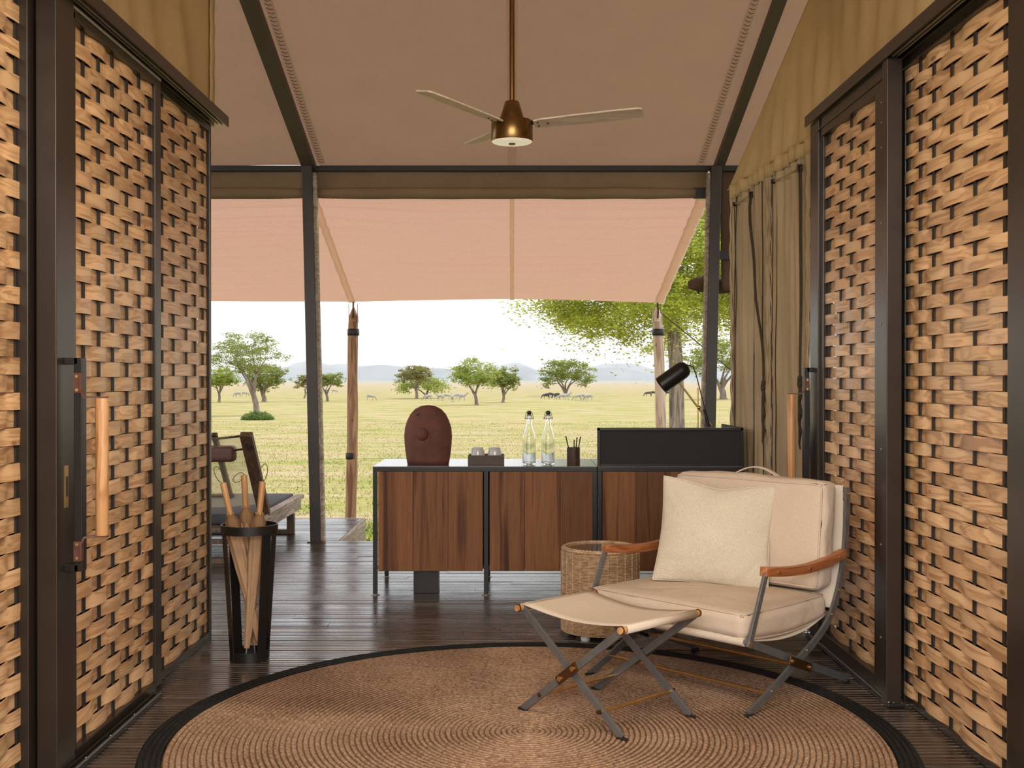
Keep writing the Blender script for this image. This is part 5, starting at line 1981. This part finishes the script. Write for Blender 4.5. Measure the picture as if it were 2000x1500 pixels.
tree('acacia_tree', 'tall green acacia tree at the left rising from a dark bush', 503, 812, 640, 412, 556, 'tall', 11, LEAF_GREEN, 7500, 2.2, 735, xoff=-14, trunk_px=12)
tree('acacia_tree', 'small bright acacia tree at the left edge beside the woven leaf', 428, 786, 716, 398, 466, 'round', 12, LEAF_BRIGHT, 3200, 2.4, 756, trunk_px=5)
tree('acacia_tree', 'bushy green acacia tree just behind the tall left one', 516, 785, 704, 478, 560, 'round', 13, LEAF_GREEN, 4200, 2.4, 762, trunk_px=9)
tree('acacia_tree', 'small flat acacia tree between the left tent post and timber pole', 640, 784, 728, 606, 673, 'umbrella', 14, LEAF_GREEN, 3000, 2.2, 760, trunk_px=5)
tree('acacia_tree', 'low pale acacia tree left of the left tent post', 594, 778, 731, 576, 618, 'umbrella', 15, LEAF_OLIVE, 1400, 2.2, 762, trunk_px=3)
tree('acacia_tree', 'brownish umbrella shaped acacia tree above the clay sculpture', 814, 779, 714, 772, 846, 'umbrella', 16, LEAF_OLIVE, 3600, 2.2, 752, trunk_px=6)
tree('acacia_tree', 'low bright flat topped acacia tree in front of the brownish one', 833, 778, 737, 773, 877, 'umbrella', 17, LEAF_BRIGHT, 3200, 2.2, 768, trunk_px=5)
tree('acacia_tree', 'bright green acacia tree above the tray of glasses', 931, 791, 703, 884, 978, 'round', 18, LEAF_BRIGHT, 4600, 2.4, 757, trunk_px=7)
tree('acacia_tree', 'green acacia tree just above the left water bottle', 982, 786, 713, 958, 1017, 'round', 19, LEAF_GREEN, 3400, 2.4, 762, trunk_px=6)
tree('acacia_tree', 'broad rounded acacia tree shading the dark herd', 1101, 774, 701, 1054, 1163, 'umbrella', 20, LEAF_GREEN, 5600, 2.3, 760, trunk_px=8)
tree('acacia_tree', 'pale green acacia tree beyond the right tent post', 1413, 780, 664, 1334, 1470, 'umbrella', 21, LEAF_GREEN, 5200, 2.8, 742, trunk_px=13)
tree('acacia_tree', 'large near acacia tree with hanging leafy branches behind the pale pole', 1325, 900, 360, 1035, 1560, 'big', 22, LEAF_NEAR, 90000, 3.7, 700, xoff=-30, trunk_px=30, Yfix=38.0, fork_px=560)


def bush(label, px, py, w, h, seed):
    rnd = random.Random(seed)
    X, Y, Z = ground_from_pixel(px, py)
    k = Y / F_PX
    t = thing('bush', label, 'bush', (X, Y, Z), 0)
    m = MB()
    for i in range(14):
        a = rnd.uniform(0, 2 * PI)
        e = Vector((w * k * 0.8 * math.cos(a) * rnd.random(), w * k * 0.8 * math.sin(a) * rnd.random(), h * k * rnd.uniform(0.5, 0.9)))
        m.tube([(0, 0, 0), e * 0.5 + Vector((0, 0, 0.1)), e], [0.05, 0.03, 0.01], 5)
    m.build('stems', BARK, t)
    vs, fs = [], []
    for i in range(2600):
        a, rr = rnd.uniform(0, 2 * PI), math.sqrt(rnd.random())
        x, y = w * k * rr * math.cos(a), w * k * rr * math.sin(a)
        z = h * k * rnd.random() * (1 - rr ** 2) ** 0.5 * (0.75 + 0.5 * mnoise.noise(Vector((x * 2.2, y * 2.2, seed))))
        s = 2.4 * k
        p = Vector((x, y, z))
        e1 = Vector((rnd.uniform(-1, 1), rnd.uniform(-1, 1), rnd.uniform(0.0, 1.4))).normalized() * s * 2.4
        e2 = e1.cross(Vector((rnd.uniform(-1, 1), rnd.uniform(-1, 1), 0.2))).normalized() * s * 0.4
        n0 = len(vs)
        vs += [p - e1, p + e2, p + e1, p - e2]
        fs.append((n0, n0 + 1, n0 + 2, n0 + 3))
    me_ = bpy.data.meshes.new('foliage')
    me_.from_pydata([tuple(v) for v in vs], [], fs)
    me_.materials.append(LEAF_BUSH)
    o_ = bpy.data.objects.new('foliage', me_)
    COL.objects.link(o_)
    o_.parent = t
    o_['kind'] = 'stuff'


bush('dark green bush around the foot of the tall left acacia', 503, 820, 30, 18, 31)


# ------------------------------------------------------------------ animals
def animal(name, mat, graze, horns, seed):
    """a hoofed animal facing +Y in its own frame; one continuous skinned body"""
    g = graze
    V = [(0, -0.55, 1.02, 0.25, 0.27), (0, -0.25, 1.00, 0.27, 0.31), (0, 0.10, 0.98, 0.27, 0.32), (0, 0.42, 1.03, 0.24, 0.29)]
    E = [(0, 1), (1, 2), (2, 3)]
    if g:
        V += [(0, 0.72, 0.92, 0.13, 0.18), (0, 0.98, 0.55, 0.10, 0.12), (0, 1.08, 0.36, 0.085, 0.10), (0, 1.16, 0.10, 0.055, 0.06)]
    else:
        V += [(0, 0.70, 1.22, 0.13, 0.19), (0, 0.88, 1.45, 0.10, 0.13), (0, 1.02, 1.50, 0.085, 0.105), (0, 1.28, 1.34, 0.055, 0.06)]
    E += [(3, 4), (4, 5), (5, 6), (6, 7)]
    # tail
    V += [(0, -0.76, 0.98, 0.05, 0.05), (0, -0.84, 0.62, 0.035, 0.035)]
    E += [(0, 8), (8, 9)]
    n = 10
    for s in (-1, 1):
        # front leg
        V += [(s * 0.13, 0.40, 0.72, 0.085, 0.10), (s * 0.13, 0.41, 0.42, 0.052, 0.055), (s * 0.13, 0.39, 0.12, 0.036, 0.036), (s * 0.13, 0.43, 0.03, 0.045, 0.045)]
        E += [(3, n), (n, n + 1), (n + 1, n + 2), (n + 2, n + 3)]
        n += 4
        # hind leg with stifle forward and hock back
        V += [(s * 0.14, -0.46, 0.74, 0.11, 0.14), (s * 0.14, -0.66, 0.44, 0.052, 0.055), (s * 0.14, -0.60, 0.12, 0.036, 0.036), (s * 0.14, -0.56, 0.03, 0.045, 0.045)]
        E += [(0, n), (n, n + 1), (n + 1, n + 2), (n + 2, n + 3)]
        n += 4
    hd = 6
    for s in (-1, 1):
        hv = V[hd]
        V += [(s * 0.09, hv[1] - 0.05, hv[2] + (0.10 if not g else 0.05), 0.022, 0.022), (s * 0.13, hv[1] - 0.12, hv[2] + (0.24 if not g else 0.16), 0.018, 0.018)]
        E += [(hd, n), (n, n + 1)]
        n += 2
    me = bpy.data.meshes.new(name)
    me.from_pydata([v[:3] for v in V], E, [])
    o = bpy.data.objects.new(name + '_tmp', me)
    COL.objects.link(o)
    sk = o.modifiers.new('skin', 'SKIN')
    for i, v in enumerate(V):
        me.skin_vertices[0].data[i].radius = (v[3], v[4])
        me.skin_vertices[0].data[i].use_root = i == 1
    sk.use_smooth_shade = True
    sb = o.modifiers.new('subsurf', 'SUBSURF')
    sb.levels = sb.render_levels = 1
    dg = bpy.context.evaluated_depsgraph_get()
    dg.update()
    res = bpy.data.meshes.new_from_object(o.evaluated_get(dg))
    bpy.data.objects.remove(o)
    res.name = name
    res.materials.clear()
    res.materials.append(mat)
    for p in res.polygons:
        p.use_smooth = True
    return res


ZG, ZS = animal('zebra', ZEBRA, True, False, 1), animal('zebra', ZEBRA, False, False, 2)
WG = animal('wildebeest', GNU, True, True, 3)
herd = [
    (ZG, 'zebra', 464, 776, 80, 'pale zebra grazing behind the small left edge acacia'),
    (ZG, 'zebra', 478, 775, -70, 'pale zebra grazing nearest the trunk of the tall left acacia'),
    (ZG, 'zebra', 634, 769, 90, 'distant zebra grazing left of the small flat acacia trunk'),
    (ZG, 'zebra', 653, 769, -85, 'distant zebra grazing right of the small flat acacia trunk'),
    (ZG, 'zebra', 724, 783, -80, 'lone zebra grazing between the reddish pole and clay sculpture'),
    (ZG, 'zebra', 836, 783, 95, 'zebra grazing above the clay sculpture, leftmost of the middle herd'),
    (ZS, 'zebra', 859, 783, 60, 'zebra standing with raised head, second from left in the middle herd'),
    (ZG, 'zebra', 873, 781, -85, 'zebra grazing, third from left in the middle herd'),
    (ZS, 'zebra', 883, 786, 10, 'zebra facing away in the centre of the middle herd'),
    (ZG, 'zebra', 895, 780, 80, 'zebra grazing, second from right in the middle herd'),
    (ZS, 'zebra', 903, 783, -95, 'zebra standing at the right end of the middle herd'),
    (WG, 'wildebeest', 1067, 780, 85, 'dark wildebeest grazing, leftmost under the broad acacia'),
    (WG, 'wildebeest', 1076, 778, -80, 'dark wildebeest grazing in the middle of the dark herd'),
    (WG, 'wildebeest', 1087, 779, 95, 'dark wildebeest grazing next to the broad acacia trunk'),
    (ZG, 'zebra', 1098, 782, 85, 'zebra grazing right in front of the broad acacia trunk'),
    (ZS, 'zebra', 1106, 781, -100, 'zebra standing just right of the broad acacia trunk'),
    (ZG, 'zebra', 1129, 783, 90, 'zebra grazing, leftmost of the trio right of the broad acacia'),
    (ZG, 'zebra', 1139, 781, -80, 'zebra grazing, middle of the trio right of the broad acacia'),
    (ZG, 'zebra', 1150, 783, 80, 'zebra grazing, rightmost of the trio right of the broad acacia'),
    (WG, 'wildebeest', 1266, 775, 90, 'dark wildebeest grazing left of the pale timber pole'),
    (WG, 'wildebeest', 1277, 774, -85, 'dark wildebeest grazing close against the pale timber pole'),
    (WG, 'wildebeest', 1304, 774, 85, 'dark wildebeest between the pale pole and the big tree trunk'),
    (ZS, 'zebra', 1395, 782, 20, 'zebra standing beside the tree beyond the right tent post'),
]
for me, nm, px, py, deg, lab in herd:
    X, Y, Z = ground_from_pixel(px, py)
    o = bpy.data.objects.new(nm, me)
    COL.objects.link(o)
    o.location = (X, Y, Z)
    o.rotation_euler = (0, 0, math.radians(deg))
    tag(o, lab, nm, 'zebras grazing on the plain' if nm == 'zebra' else 'wildebeest grazing on the plain')
